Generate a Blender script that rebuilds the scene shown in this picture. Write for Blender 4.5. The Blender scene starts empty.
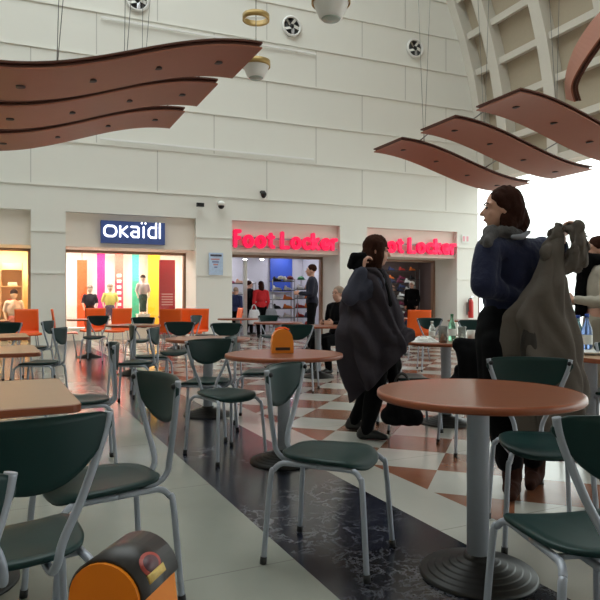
import bpy, bmesh, math, random
from mathutils import Vector, Matrix, noise
random.seed(7)
PI = math.pi
F = 625.0; H = 1.10
COL = bpy.context.scene.collection

def P(px, py, d):                      # a sight line of the survey turned into a point at depth d
    return Vector(((px-300)/F*d, d, H+(300-py)/F*d))
def G(px, d, z=0.0):
    return Vector(((px-300)/F*d, d, z))

# ------------------------------------------------------------------ materials
MATS = {}
def lin(c):
    return tuple(((v/255)/12.92 if v/255 <= .04045 else ((v/255+.055)/1.055)**2.4) for v in c)
def mat(name, rgb, rough=.5, metal=0., emit=0., var=.08, scale=12., bump=0., spec=.5, coat=0., sheen=0.):
    if name in MATS: return MATS[name]
    m = bpy.data.materials.new(name); m.use_nodes = True
    nt = m.node_tree; b = nt.nodes['Principled BSDF']
    c = lin(rgb)
    tc = nt.nodes.new('ShaderNodeTexCoord')
    nz = nt.nodes.new('ShaderNodeTexNoise'); nz.inputs['Scale'].default_value = scale
    nz.inputs['Detail'].default_value = 4
    nt.links.new(tc.outputs['Object'], nz.inputs['Vector'])
    mx = nt.nodes.new('ShaderNodeMix'); mx.data_type = 'RGBA'
    mx.inputs[6].default_value = (*[v*(1-var) for v in c], 1)
    mx.inputs[7].default_value = (*[min(1, v*(1+var)) for v in c], 1)
    nt.links.new(nz.outputs['Fac'], mx.inputs[0])
    nt.links.new(mx.outputs[2], b.inputs['Base Color'])
    b.inputs['Roughness'].default_value = rough
    b.inputs['Metallic'].default_value = metal
    b.inputs['Specular IOR Level'].default_value = spec
    b.inputs['Coat Weight'].default_value = coat
    if sheen: b.inputs['Sheen Weight'].default_value = sheen
    if emit:
        b.inputs['Emission Color'].default_value = (*c, 1)
        b.inputs['Emission Strength'].default_value = emit
    if bump:
        bp = nt.nodes.new('ShaderNodeBump'); bp.inputs['Strength'].default_value = bump
        bp.inputs['Distance'].default_value = .02
        nt.links.new(nz.outputs['Fac'], bp.inputs['Height'])
        nt.links.new(bp.outputs['Normal'], b.inputs['Normal'])
    MATS[name] = m
    return m

def wood(name, rgb, rgb2, rough=.3, coat=.2):
    m = mat(name, rgb, rough, coat=coat)
    nt = m.node_tree
    w = nt.nodes.new('ShaderNodeTexNoise'); w.inputs['Scale'].default_value = 3.0; w.inputs['Detail'].default_value = 8
    mp = nt.nodes.new('ShaderNodeMapping'); mp.inputs['Scale'].default_value = (1.5, 14, 4)
    tc = nt.nodes.new('ShaderNodeTexCoord')
    nt.links.new(tc.outputs['Object'], mp.inputs[0]); nt.links.new(mp.outputs[0], w.inputs['Vector'])
    mx = [n for n in nt.nodes if n.type == 'MIX'][0]
    mx.inputs[6].default_value = (*lin(rgb), 1); mx.inputs[7].default_value = (*lin(rgb2), 1)
    nt.links.new(w.outputs['Fac'], mx.inputs[0])
    return m

M = dict(
 green=mat('chair_green', (9, 44, 43), .42, var=.06, spec=.3),
 tube=mat('tube_silver', (160, 166, 179), .35, metal=.15, var=.03),
 cap=mat('rubber_black', (22, 22, 24), .6),
 bolt=mat('bolt_dark', (40, 40, 44), .4, metal=.6),
 top=wood('table_wood', (122, 70, 48), (140, 84, 58), .33, .1),
 top2=wood('table_pale_wood', (168, 136, 106), (178, 146, 116), .4, .05),
 rim=wood('table_rim', (140, 70, 40), (158, 84, 50), .35, .1),
 pole=mat('pole_grey', (186, 192, 204), .4, metal=.0, var=.03),
 base=mat('base_black', (12, 12, 14), .45, var=.05),
 orange=mat('orange_plastic', (250, 100, 20), .4, var=.04),
 wall=mat('wall_cream', (232, 231, 224), .75, var=.02, scale=1.2),
 wallj=mat('wall_joint', (196, 194, 188), .8, var=.02),
 wall2=mat('storefront_cream', (238, 228, 216), .7, var=.02, scale=1.2),
 rib=mat('vault_rib', (214, 210, 200), .7, var=.03),
 coffer=mat('vault_coffer', (176, 164, 144), .8, var=.04),
 wave=wood('wave_wood', (150, 90, 68), (160, 98, 76), .5, 0),
 waved=mat('wave_edge', (92, 48, 34), .5, var=.1),
 wavel=mat('wave_light_edge', (196, 150, 120), .5, var=.1),
 slot=mat('slot_dark', (40, 22, 20), .6),
 wire=mat('wire_grey', (128, 130, 130), .4, metal=.5),
 gold=mat('brass', (186, 156, 96), .35, metal=.35),
 shade=mat('white_glass', (240, 240, 238), .35, var=.02),
 lens=mat('lamp_lens', (176, 190, 184), .25, var=.03),
 white=mat('white_plastic', (236, 236, 232), .4, var=.02),
 black=mat('black_plastic', (18, 18, 20), .4),
 chrome=mat('chrome', (200, 200, 205), .2, metal=.9, var=.02),
 signblue=mat('sign_blue', (60, 80, 136), .45, emit=.1, var=.02),
 signwhite=mat('sign_white', (250, 252, 255), .4, emit=1.2, var=.01),
 pink=mat('sign_pink', (240, 24, 92), .4, emit=.3, var=.02),
 pinkd=mat('sign_pink_side', (190, 20, 70), .4, emit=.12),
 skin=mat('skin', (206, 158, 138), .55, var=.05),
 hair=mat('hair_dark', (50, 29, 23), .85, spec=.06, var=.3, scale=40, bump=.4),
 hair2=mat('hair_brown', (56, 34, 27), .85, spec=.06, var=.3, scale=40, bump=.4),
 hairb=mat('hair_ash', (150, 128, 112), .6, var=.2, scale=40),
 navy=mat('navy_knit', (18, 26, 60), .9, var=.15, scale=30, bump=.5, sheen=.1),
 blackc=mat('black_cloth', (9, 9, 12), .95, var=.2, spec=.15),
 charcoal=mat('charcoal_wool', (58, 53, 60), .95, spec=.2, var=.15, scale=20, bump=.3),
 taupe=mat('taupe_cloth', (92, 84, 78), .9, var=.1, scale=9, bump=.4),
 scarf=mat('grey_scarf', (84, 82, 84), .95, var=.3, scale=30, bump=.6),
 stone=mat('stone_cloth', (176, 170, 158), .85, var=.1, scale=12, bump=.3),
 boot=mat('boot_brown', (52, 30, 23), .85, var=.2, spec=.1),
 red=mat('red_cloth', (200, 30, 40), .8),
 bagw=mat('white_bag', (220, 220, 226), .6),
 bagg=mat('grey_bag', (130, 132, 142), .6),
 lip=mat('lip', (160, 80, 80), .5),
 steel=mat('steel_frame', (150, 150, 150), .4, metal=.6),
 darkf=mat('dark_frame', (150, 118, 98), .5),
)

# ------------------------------------------------------------------ mesh builder
class MB:
    def __init__(s): s.v = []; s.f = []; s.mi = []; s.sm = []; s.cur = 0
    def add(s, vs, fs, smooth=False):
        o = len(s.v); s.v += [Vector(v) for v in vs]
        for f in fs: s.f.append([i+o for i in f]); s.mi.append(s.cur); s.sm.append(smooth)
        return s
    def box(s, x0, x1, y0, y1, z0, z1, fn=None):
        vs = [Vector(p) for p in ((x0,y0,z0),(x1,y0,z0),(x1,y1,z0),(x0,y1,z0),(x0,y0,z1),(x1,y0,z1),(x1,y1,z1),(x0,y1,z1))]
        if fn: vs = [fn(v) for v in vs]
        return s.add(vs, [(0,3,2,1),(4,5,6,7),(0,1,5,4),(1,2,6,5),(2,3,7,6),(3,0,4,7)])
    def tube(s, pts, r, n=10, cap=True):
        pts = [Vector(p) for p in pts]
        rs = r if isinstance(r, (list, tuple)) else [r]*len(pts)
        vs = []; N = len(pts); up = None
        for i, p in enumerate(pts):
            t = (pts[min(i+1, N-1)]-pts[max(i-1, 0)]).normalized()
            if up is None:
                up = Vector((0,0,1)) if abs(t.z) < .9 else Vector((1,0,0))
            a = (up - t*up.dot(t)).normalized(); up = a
            b = t.cross(a)
            for k in range(n):
                an = 2*PI*k/n
                vs.append(p+(a*math.cos(an)+b*math.sin(an))*rs[i])
        fs = []
        for i in range(N-1):
            for k in range(n):
                k2 = (k+1) % n
                fs.append((i*n+k, i*n+k2, (i+1)*n+k2, (i+1)*n+k))
        s.add(vs, fs, True)
        if cap:
            o = len(s.v)-len(vs)
            s.f.append([o+k for k in range(n)][::-1]); s.mi.append(s.cur); s.sm.append(False)
            s.f.append([o+(N-1)*n+k for k in range(n)]); s.mi.append(s.cur); s.sm.append(False)
        return s
    def lathe(s, prof, n=40, c=(0,0,0), fn=None, smooth=True, sx=1, sy=1):
        vs = []
        for (r, z) in prof:
            for k in range(n):
                a = 2*PI*k/n
                vs.append(Vector((c[0]+r*math.cos(a)*sx, c[1]+r*math.sin(a)*sy, c[2]+z)))
        if fn: vs = [fn(v) for v in vs]
        fs = []
        for i in range(len(prof)-1):
            for k in range(n):
                k2 = (k+1) % n
                fs.append((i*n+k, i*n+k2, (i+1)*n+k2, (i+1)*n+k))
        closed = tuple(prof[0]) == tuple(prof[-1])
        if prof[0][0] > 1e-6 and not closed: fs.append(tuple(range(n))[::-1])
        if prof[-1][0] > 1e-6 and not closed: fs.append(tuple((len(prof)-1)*n+k for k in range(n)))
        return s.add(vs, fs, smooth)
    def ell(s, c, r, rot=None, nu=20, nv=12):
        c = Vector(c); vs = []; fs = []
        for j in range(nv+1):
            th = PI*j/nv
            for i in range(nu):
                a = 2*PI*i/nu
                v = Vector((r[0]*math.sin(th)*math.cos(a), r[1]*math.sin(th)*math.sin(a), r[2]*math.cos(th)))
                if rot is not None: v = rot @ v
                vs.append(c+v)
        for j in range(nv):
            for i in range(nu):
                i2 = (i+1) % nu
                fs.append((j*nu+i, (j+1)*nu+i, (j+1)*nu+i2, j*nu+i2))
        return s.add(vs, fs, True)
    def caps(s, p0, r0, p1, r1, n=14):
        p0 = Vector(p0); p1 = Vector(p1); t = (p1-p0).normalized()
        pts = []; rs = []
        for k in range(5):
            a = PI/2*(1-k/4); pts.append(p0-t*r0*math.sin(a)); rs.append(max(1e-4, r0*math.cos(a)))
        for k in range(5):
            a = PI/2*k/4; pts.append(p1+t*r1*math.sin(a)); rs.append(max(1e-4, r1*math.cos(a)))
        return s.tube(pts, rs, n, True)
    def chain(s, pts, rs):
        for i in range(len(pts)-1): s.caps(pts[i], rs[i], pts[i+1], rs[i+1])
        return s
    def prism(s, poly, z0, z1, fn=None):
        n = len(poly)
        vs = [Vector((x, y, z0)) for x, y in poly]+[Vector((x, y, z1)) for x, y in poly]
        if fn: vs = [fn(v) for v in vs]
        fs = [tuple(range(n))[::-1], tuple(range(n, 2*n))]+[(i, (i+1) % n, n+(i+1) % n, n+i) for i in range(n)]
        return s.add(vs, fs)
    def mesh(s, name, off=None):
        me = bpy.data.meshes.new(name)
        vs = [v-off for v in s.v] if off is not None else s.v
        me.from_pydata([tuple(v) for v in vs], [], s.f)
        for p, mi, sm in zip(me.polygons, s.mi, s.sm): p.material_index = mi; p.use_smooth = sm
        me.update(); return me
    def build(s, name, m, parent=None, off=None):
        me = s.mesh(name, off)
        for x in (m if isinstance(m, (list, tuple)) else [m]): me.materials.append(x)
        bm = bmesh.new(); bm.from_mesh(me); bmesh.ops.recalc_face_normals(bm, faces=bm.faces); bm.to_mesh(me); bm.free()
        o = bpy.data.objects.new(name, me); COL.objects.link(o)
        if parent is not None: o.parent = parent
        return o

def blob(name, mb, m, voxel, parent=None, off=None, smooth=6, folds=0., fscale=9.):
    """shapes fused into ONE continuous skin"""
    me = mb.mesh(name)
    o = bpy.data.objects.new(name+'_src', me); COL.objects.link(o)
    r = o.modifiers.new('r', 'REMESH'); r.mode = 'VOXEL'; r.voxel_size = voxel; r.use_smooth_shade = True
    sm = o.modifiers.new('s', 'SMOOTH'); sm.iterations = smooth; sm.factor = .5
    dg = bpy.context.evaluated_depsgraph_get(); dg.update()
    out = bpy.data.meshes.new_from_object(o.evaluated_get(dg))
    bpy.data.objects.remove(o)
    out.name = name
    if folds:
        for v in out.vertices:
            c = v.co; n = v.normal
            q = Vector((c.x*fscale*1.3, c.y*fscale*1.3, c.z*fscale*.45))
            v.co = c + n*folds*(abs(noise.noise(q))*2-.6)
    if off is not None:
        for v in out.vertices: v.co = v.co-off
    out.materials.clear(); out.materials.append(m)
    for p in out.polygons: p.use_smooth = True; p.material_index = 0
    ob = bpy.data.objects.new(name, out); COL.objects.link(ob)
    if off is not None and parent is None: ob.location = off
    if parent is not None: ob.parent = parent
    return ob

def tag(o, label=None, cat=None, group=None, kind=None):
    if label: o['label'] = label
    if cat: o['category'] = cat
    if group: o['group'] = group
    if kind: o['kind'] = kind
    return o
def thing(name, label, cat, loc=(0,0,0), rz=0., group=None):
    o = bpy.data.objects.new(name, None); o.empty_display_size = .1
    COL.objects.link(o); o.location = loc; o.rotation_euler = (0,0,rz)
    return tag(o, label, cat, group)
def struct(o): o['kind'] = 'structure'; return o
def dup(root, loc, rz, label, group=None, scale=None):
    r = root.copy(); COL.objects.link(r); r.location = loc; r.rotation_euler = (0,0,rz)
    r['label'] = label
    if group: r['group'] = group
    if scale: r.scale = (scale,)*3
    def kids(a, b):
        for ch in list(a.children):
            if ch.parent != a: continue
            c = ch.copy(); COL.objects.link(c); c.parent = b
            kids(ch, c)
    kids(root, r)
    return r

def smooth_path(pts, k=6):
    pts = [Vector(p) for p in pts]; out = []
    n = len(pts)
    for i in range(n-1):
        p0 = pts[max(i-1,0)]; p1 = pts[i]; p2 = pts[i+1]; p3 = pts[min(i+2,n-1)]
        for j in range(k):
            t = j/k
            out.append(.5*((2*p1)+(-p0+p2)*t+(2*p0-5*p1+4*p2-p3)*t*t+(-p0+3*p1-3*p2+p3)*t**3))
    out.append(pts[-1]); return out

# ------------------------------------------------------------------ wall frame
TH = math.radians(23.3); CT, ST = math.cos(TH), math.sin(TH)
D0 = 17.69
def Wf(v):                              # (s along wall, q beyond wall, z) -> world
    return Vector((v.x*CT - v.y*ST, D0 + v.x*ST + v.y*CT, v.z))
def W(s, q, z): return Wf(Vector((s, q, z)))
def wbox(mb, s0, s1, q0, q1, z0, z1): return mb.box(s0, s1, q0, q1, z0, z1, Wf)

# ================================================================== SETTING
# floor
fl = MB(); fl.add([(-34,-14,0),(26,-14,0),(26,40,0),(-34,40,0)], [(0,1,2,3)])
fm = bpy.data.materials.new('floor_stone'); fm.use_nodes = True
nt = fm.node_tree; bs = nt.nodes['Principled BSDF']
def nd(t, **k):
    n = nt.nodes.new(t)
    for a, b in k.items(): setattr(n, a, b)
    return n
def mth(op, a, b=None):
    n = nd('ShaderNodeMath', operation=op)
    for i, x in enumerate((a, b)):
        if x is None: continue
        if isinstance(x, (int, float)): n.inputs[i].default_value = x
        else: nt.links.new(x, n.inputs[i])
    return n.outputs[0]
tc = nd('ShaderNodeTexCoord'); sp = nd('ShaderNodeSeparateXYZ'); nt.links.new(tc.outputs['Object'], sp.inputs[0])
X, Y = sp.outputs[0], sp.outputs[1]
BA = math.radians(25.5)
b = mth('ADD', mth('MULTIPLY', X, math.cos(BA)), mth('MULTIPLY', Y, math.sin(BA)))
al = mth('ADD', mth('MULTIPLY', X, -math.sin(BA)), mth('MULTIPLY', Y, math.cos(BA)))
g1, g2 = BA-math.radians(45), 0
e1 = (math.sin(-g1), math.cos(g1)); e2 = (math.cos(g1), -math.sin(-g1))
CELL = .48
u = mth('DIVIDE', mth('ADD', mth('MULTIPLY', mth('SUBTRACT', X, .886), e1[0]), mth('MULTIPLY', mth('SUBTRACT', Y, 4.04), e1[1])), CELL)
w = mth('DIVIDE', mth('ADD', mth('MULTIPLY', mth('SUBTRACT', X, .886), e2[0]), mth('MULTIPLY', mth('SUBTRACT', Y, 4.04), e2[1])), CELL)
par = mth('FLOORED_MODULO', mth('ADD', mth('FLOOR', u), mth('FLOOR', w)), 2.0)   # 0 -> (-1,-1) terracotta
def mixc(fac, a, bb):
    n = nd('ShaderNodeMix', data_type='RGBA')
    for i, x in ((0, fac), (6, a), (7, bb)):
        if isinstance(x, tuple): n.inputs[i].default_value = (*x, 1)
        elif isinstance(x, (int, float)): n.inputs[i].default_value = x
        else: nt.links.new(x, n.inputs[i])
    return n.outputs[2]
nz = nd('ShaderNodeTexNoise'); nz.inputs['Scale'].default_value = 2.2; nz.inputs['Detail'].default_value = 7
nt.links.new(tc.outputs['Object'], nz.inputs['Vector'])
nz2 = nd('ShaderNodeTexNoise'); nz2.inputs['Scale'].default_value = 7; nz2.inputs['Detail'].default_value = 12; nz2.inputs['Roughness'].default_value = .7; nz2.inputs['Distortion'].default_value = .3
nt.links.new(tc.outputs['Object'], nz2.inputs['Vector'])
vein = mth('SUBTRACT', 1.0, mth('MINIMUM', mth('MULTIPLY', mth('ABSOLUTE', mth('SUBTRACT', nz2.outputs['Fac'], .5)), 34.0), 1.0))
vein = mth('MULTIPLY', vein, mth('MULTIPLY', mth('MAXIMUM', mth('SUBTRACT', nz.outputs['Fac'], .40), 0.0), 2.2))
beige = mixc(nz.outputs['Fac'], lin((126, 129, 121)), lin((150, 152, 143)))
creamt = mixc(nz.outputs['Fac'], lin((166, 165, 158)), lin((186, 184, 176)))
terra = mixc(nz2.outputs['Fac'], lin((116, 72, 52)), lin((142, 94, 70)))
marb = mixc(vein, mixc(nz2.outputs['Fac'], lin((13, 15, 25)), lin((34, 37, 52))), lin((150, 152, 160)))
checker = mixc(par, terra, creamt)
c1 = mixc(mth('GREATER_THAN', b, 1.12), beige, marb)
c2 = mixc(mth('GREATER_THAN', b, 1.885), c1, creamt)
c3 = mixc(mth('GREATER_THAN', b, 2.23), c2, checker)
# tile joints in the band and strip
jt = mth('LESS_THAN', mth('FLOORED_MODULO', al, 1.2), .006)
c4 = mixc(mth('MULTIPLY', jt, .5), c3, lin((80, 78, 74)))
nt.links.new(c4, bs.inputs['Base Color'])
bs.inputs['Roughness'].default_value = .13
rr = nd('ShaderNodeMapRange'); rr.inputs[3].default_value = .12; rr.inputs[4].default_value = .26
nt.links.new(nz.outputs['Fac'], rr.inputs[0]); nt.links.new(rr.outputs[0], bs.inputs['Roughness'])
bs.inputs['Specular IOR Level'].default_value = .55
o = fl.build('floor', fm); struct(o)

# end wall (far) with three shop openings ; local s,q,z
SR = 6.25; SC = -6.75; R = 13.0; ZS = 5.0
OPEN = [(-11.2, -7.0), (-6.22, -2.99), (-2.0, 1.27), (2.17, 5.43)]
LZ, FZ = 2.42, 3.26
wl = MB()
segs = [(-19.75, -11.2), (-7.0, -6.22), (-2.99, -2.0), (1.27, 2.17), (5.43, SR)]
for a, c in segs: wbox(wl, a, c, 0, 1.35, 0, FZ)
# upper wall, filling the vault
poly = [(-19.75, FZ), (SR, FZ), (SR, ZS)]
for k in range(1, 48):
    an = PI*k/48; poly.append((SC+R*math.cos(an), ZS+R*math.sin(an)))
poly.append((-19.75, ZS))
wl.prism(poly, 0, .4, lambda v: Wf(Vector((v.x, v.z, v.y))))
# panel joints: ledges and seams
def xlim(z):
    return SC+math.sqrt(max(0, R*R-max(0, z-ZS)**2))
row = [2.77, 3.88, 4.98, 6.07, 7.17, 8.26, 9.35, 10.45, 11.5, 12.6]
for z in row[1:]:
    x1 = xlim(z+.05); x0 = max(-19.7, SC-(x1-SC))
    wbox(wl, x0, x1, -.032, 0, z-.02, z+.02)
for (a, c) in segs:
    wbox(wl, a, c, -.03, 0, row[0]-.02, row[0]+.02)
    wbox(wl, a, c, -.025, 0, 1.74, 1.775)
wallo = wl.build('wall_back', M['wall']); struct(wallo)
jm = MB()
for i, z in enumerate(row[1:-1]):
    z1 = row[i+2]; offs = .5 if i % 2 else -1.0
    k = -7
    while True:
        s_ = offs+3*k; k += 1
        if s_ > SR: break
        if s_ < -19 or s_ > xlim(z1)-.1: continue
        wbox(jm, s_-.011, s_+.011, -.004, .01, z+.03, z1-.03)
struct(jm.build('trim_1', M['wallj']))
# fascias (slightly recessed above each shop) and soffits
fs_ = MB()
for a, c in OPEN:
    wbox(fs_, a, c, .16, 1.35, LZ, FZ)
    wbox(fs_, a, c, .13, .17, LZ, LZ+.05)
struct(fs_.build('trim_2', M['wall2']))
# bronze-coloured framing round the set-back shop windows
fr = MB()
for i, (a, c) in enumerate(OPEN):
    for s_ in ((a, a+.07), (c-.07, c)): wbox(fr, s_[0], s_[1], 1.18, 1.32, 0, LZ)
    wbox(fr, a, c, 1.18, 1.32, LZ-.07, LZ)
struct(fr.build('trim_3', M['darkf']))

# side wall right: window sill, end pier, glazing up to the spring line
def Vf(v):    # (m towards camera, outwards o, z) -> world, from right end of wall
    return Wf(Vector((SR+v.y, -v.x, v.z)))
gm = bpy.data.materials.new('clear_glass'); gm.use_nodes = True
n2 = gm.node_tree; n2.nodes.clear()
tr = n2.nodes.new('ShaderNodeBsdfTransparent'); gl = n2.nodes.new('ShaderNodeBsdfGlossy'); gl.inputs['Roughness'].default_value = .02
ms = n2.nodes.new('ShaderNodeMixShader'); ms.inputs[0].default_value = .05; ou = n2.nodes.new('ShaderNodeOutputMaterial')
tr.inputs[0].default_value = (.98, .99, .98, 1)
n2.links.new(tr.outputs[0], ms.inputs[1]); n2.links.new(gl.outputs[0], ms.inputs[2]); n2.links.new(ms.outputs[0], ou.inputs[0])
wn = MB(); wn.box(.05, 26, .18, .2, .0, ZS, Vf)
struct(wn.build('window_1', gm))
wf = MB()
wf.box(0, 26, .0, .5, ZS-.12, ZS+.12, Vf)
struct(wf.build('trim_4', M['rib']))

# vault: shell with open skylight at the crown, ribs, purlins
def vault_pt(an, m, r): return Wf(Vector((SC+r*math.cos(an), -m, ZS+r*math.sin(an))))
LEN = 27
def shell(mb, a0, a1, m0, m1, r0, r1, n):
    vs = []; fs = []
    for i in range(n+1):
        an = a0+(a1-a0)*i/n
        for (m_, r_) in ((m0, r0), (m1, r0), (m1, r1), (m0, r1)): vs.append(vault_pt(an, m_, r_))
    for i in range(n):
        for k in range(4):
            k2 = (k+1) % 4
            fs.append((i*4+k, i*4+k2, (i+1)*4+k2, (i+1)*4+k))
    fs += [(0,1,2,3), (n*4+3, n*4+2, n*4+1, n*4)]
    mb.add(vs, fs, False)
rad = math.radians
A1 = rad(58)
vs_ = MB(); shell(vs_, 0, A1, 0, LEN, R+.34, R+.55, 40); shell(vs_, PI-A1, PI, 0, LEN, R+.34, R+.55, 40); shell(vs_, A1, PI-A1, 15.5, LEN, R+.34, R+.55, 30)  # unseen left shell and closed rear crown added to block and bounce light
struct(vs_.build('ceiling', M['coffer']))
rb = MB()
ms_ = [.12]+[1.2+1.95*k for k in range(13)]
for m_ in ms_: shell(rb, 0, A1, m_-.19, m_+.19, R-.02, R+.36, 40)
for k in range(12):
    an = rad(4.5+5*k)
    if an > A1: break
    shell(rb, an-.007, an+.007, 0, LEN, R+.08, R+.36, 1)
struct(rb.build('trim_5', M['rib']))
# unseen walls: left one, and one behind the camera added to block light
lw = MB(); lw.box(0, LEN, -26.4, -26.0, 0, ZS+.4, Vf); struct(lw.build('wall_left', M['wall']))
rw = MB(); rw.prism([(-19.75, 0), (SR, 0), (SR, ZS)]+poly[3:], -LEN-.4, -LEN, lambda v: Wf(Vector((v.x, v.z, v.y))))
struct(rw.build('wall_front_light_block', M['wall']))
# ================================================================== FURNITURE
def make_chair(label, cat='chair', group=None):
    t = thing('cafe_chair', label, cat, group=group)
    # seat: front = +Y
    mb = MB(); n = 40; rings = []
    def seat_pt(a, k, dz):
        ca, sa = math.cos(a), math.sin(a)
        e = .62
        x = math.copysign(abs(ca)**e, ca); y = math.copysign(abs(sa)**e, sa)
        hw = .160+.040*(y*.5+.5)
        X_ = x*hw*k; Y_ = y*.195*k
        z = .444 + .012*(x*k)**2 - .035*max(0, (Y_-.10)/.11)**2 + .012*max(0, (-Y_-.08)/.12)**2
        return (X_, Y_, z+dz)
    ks = [(.02, 0), (.4, 0), (.75, 0), (.95, -.001), (1, -.008), (.99, -.018), (.93, -.022), (.5, -.02), (.02, -.02)]
    vs = []
    for k, dz in ks:
        for i in range(n): vs.append(seat_pt(2*PI*i/n, k, dz))
    fs = []
    for j in range(len(ks)-1):
        for i in range(n):
            i2 = (i+1) % n; fs.append((j*n+i, j*n+i2, (j+1)*n+i2, (j+1)*n+i))
    fs.append(tuple(range(n))); fs.append(tuple((len(ks)-1)*n+i for i in range(n))[::-1])
    mb.add(vs, fs, True); mb.build('seat', M['green'], t)
    # backrest: half-moon shell
    mb = MB(); nu, nv = 24, 8
    def bp_(u, v, off):
        x = .205*u
        zt = .815-.006*u*u-.03*max(0, (abs(u)-.8)/.2)**3
        zb = .628+.14*abs(u)**2.3
        z = zb+(zt-zb)*v
        y = -.235+.05*u*u - .06*(z-.6) + off
        return (x, y, z)
    vs = []; fs = []
    for off in (0, -.013):
        for j in range(nv+1):
            for i in range(nu+1): vs.append(bp_(-1+2*i/nu, j/nv, off))
    S_ = (nu+1)*(nv+1)
    for j in range(nv):
        for i in range(nu):
            a = j*(nu+1)+i
            fs.append((a, a+1, a+nu+2, a+nu+1)); fs.append((S_+a, S_+a+nu+1, S_+a+nu+2, S_+a+1))
    for i in range(nu):
        a = i; fs.append((a, S_+a, S_+a+1, a+1)); a = nv*(nu+1)+i; fs.append((a, a+1, S_+a+1, S_+a))
    for j in range(nv):
        a = j*(nu+1); fs.append((a, a+nu+1, S_+a+nu+1, S_+a)); a += nu; fs.append((a, S_+a, S_+a+nu+1, a+nu+1))
    mb.add(vs, fs, True); br = mb.build('backrest', M['green'], t)
    for sx in (-1, 1):
        MB().ell((sx*.186, -.194, .787), (.011, .009, .011)).build('bolt', M['bolt'], br)
        mb = MB().tube(smooth_path([(sx*.196, -.209, .806), (sx*.18, -.210, .74), (sx*.125, -.222, .6), (sx*.075, -.232, .5),
                        (sx*.062, -.228, .445), (sx*.058, -.19, .411), (sx*.058, -.12, .407), (sx*.06, .1, .407)]), .0115, 10)
        mb.build('back_post', M['tube'], t)
        for sy in (-1, 1):
            pts = [(sx*.196, sy*.225, .0), (sx*.176, sy*.200, .35), (sx*.166, sy*.188, .39), (sx*.155, sy*.162, .413), (sx*.150, sy*.12, .417), (sx*.15, 0, .417)]
            lg = MB().tube(smooth_path(pts), .0115, 10).build('leg', M['tube'], t)
            MB().tube([(sx*.1965, sy*.2255, 0), (sx*.194, sy*.223, .03)], .0145, 10).build('foot_cap', M['cap'], lg)
    mb = MB()
    for y in (-.11, .11): mb.tube([(-.15, y, .413), (.15, y, .413)], .009, 8)
    mb.tube([(0, -.115, .413), (0, .115, .413)], .009, 8)
    mb.build('seat_frame', M['tube'], t)
    return t

proto = make_chair('green cafe chair with empty seat standing in the middle foreground on the dark marble band')
first = [True]
def chair(x, y, fx, fy, label, group=None):
    rz = math.atan2(fy, fx)-PI/2
    if first[0]:
        first[0] = False; proto.location = (x, y, 0); proto.rotation_euler = (0,0,rz); proto['label'] = label
        if group: proto['group'] = group
        return proto
    return dup(proto, (x, y, 0), rz, label, group)
GC = 'green cafe chairs'
def chpx(px, d, deg, label):
    g = G(px, d); return chair(g.x, g.y, math.cos(math.radians(deg)), math.sin(math.radians(deg)), label, GC)

chair(.13, 2.70, .92, -.39, 'green cafe chair in the middle foreground, standing across the dark marble band', GC)
chair(-.725, 2.29, -.80, -.60, 'green chair beside the near pale rectangular table, its back edge-on, standing on the pale floor', GC)
chair(-.785, 1.71, -.57, .82, 'green chair at lower left seen from behind, broad backrest cut by the photo edge', GC)
chair(-.78, 1.07, -.72, .69, 'green chair in the lower left corner, only one rounded back end in the photo', GC)
chair(1.11, 2.90, -.14, -.99, 'green chair behind the nearest round table, facing the camera', GC)
chair(.81, 1.80, -.13, .99, 'green chair at right edge in front of the nearest round table, seen from behind', GC)
chair(.515, .86, -.05, 1, 'green chair in the bottom right corner, only a dark back corner in the photo', GC)
chair(-.53, 4.42, .62, -.78, 'green chair at the left of the round table that carries the orange dispenser', GC)
chair(-1.46, 4.12, -.93, -.36, 'green chair with its back edge-on, just beyond the near pale rectangular table', GC)
chpx(262, 5.75, 178, 'green chair behind the table with the orange dispenser, turned to the left')
chpx(40, 6.6, 180, 'green chair with back edge-on by the middle pale rectangular table')
chpx(33, 8.7, 180, 'green chair with back edge-on at the far pale rectangular table')
chpx(12, 8.3, 95, 'green chair with wide dark back above the far pale rectangular table')
chpx(176, 8.0, -92, 'green chair with wide dark back beyond the third round table, below the red shop poster')
chpx(134, 6.6, 178, 'green chair with back edge-on in the middle of the far left tables')
chpx(140, 10.3, -90, 'green chair beyond the pale-topped round table, below the mannequin in the window')
chpx(95, 11.2, -88, 'green chair with dark square-looking back near the shop window, below the dark mannequin')
chpx(206, 11.7, -20, 'small teal-looking chair below the wall poster')
chpx(223, 7.6, -95, 'green chair just beyond the third round table, below the white entrance post')
chpx(300, 7.6, 80, 'green chair with pale tube frame in front of the seated person table')
chpx(152, 7.3, 20, 'green chair tucked under the pale-topped round table from the left')
chpx(205, 5.1, 172, 'green chair at the third round table, dark seat seen under its rim')
chpx(270, 11.6, -80, 'green chair below the shopper in red')
chpx(432, 9.8, -92, 'green chair with teal back beside the orange chair by the right shoe shop')
chpx(474, 8.8, -100, 'green chair with teal back below the fire extinguisher')
chpx(602, 4.55, 100, 'green chair at far right edge tucked under the pale table with water bottles')
ch7 = chair(.93, 5.35, .95, .1, 'green chair left of the cluttered round table, with black coat and bag on it', GC)
ch8 = chair(1.27, 4.60, -.05, 1, 'green chair in front of the cluttered round table, with a black handbag on it', GC)
chpx(490, 6.1, 190, 'green chair at the right of the cluttered round table, behind the woman in navy')

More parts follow.
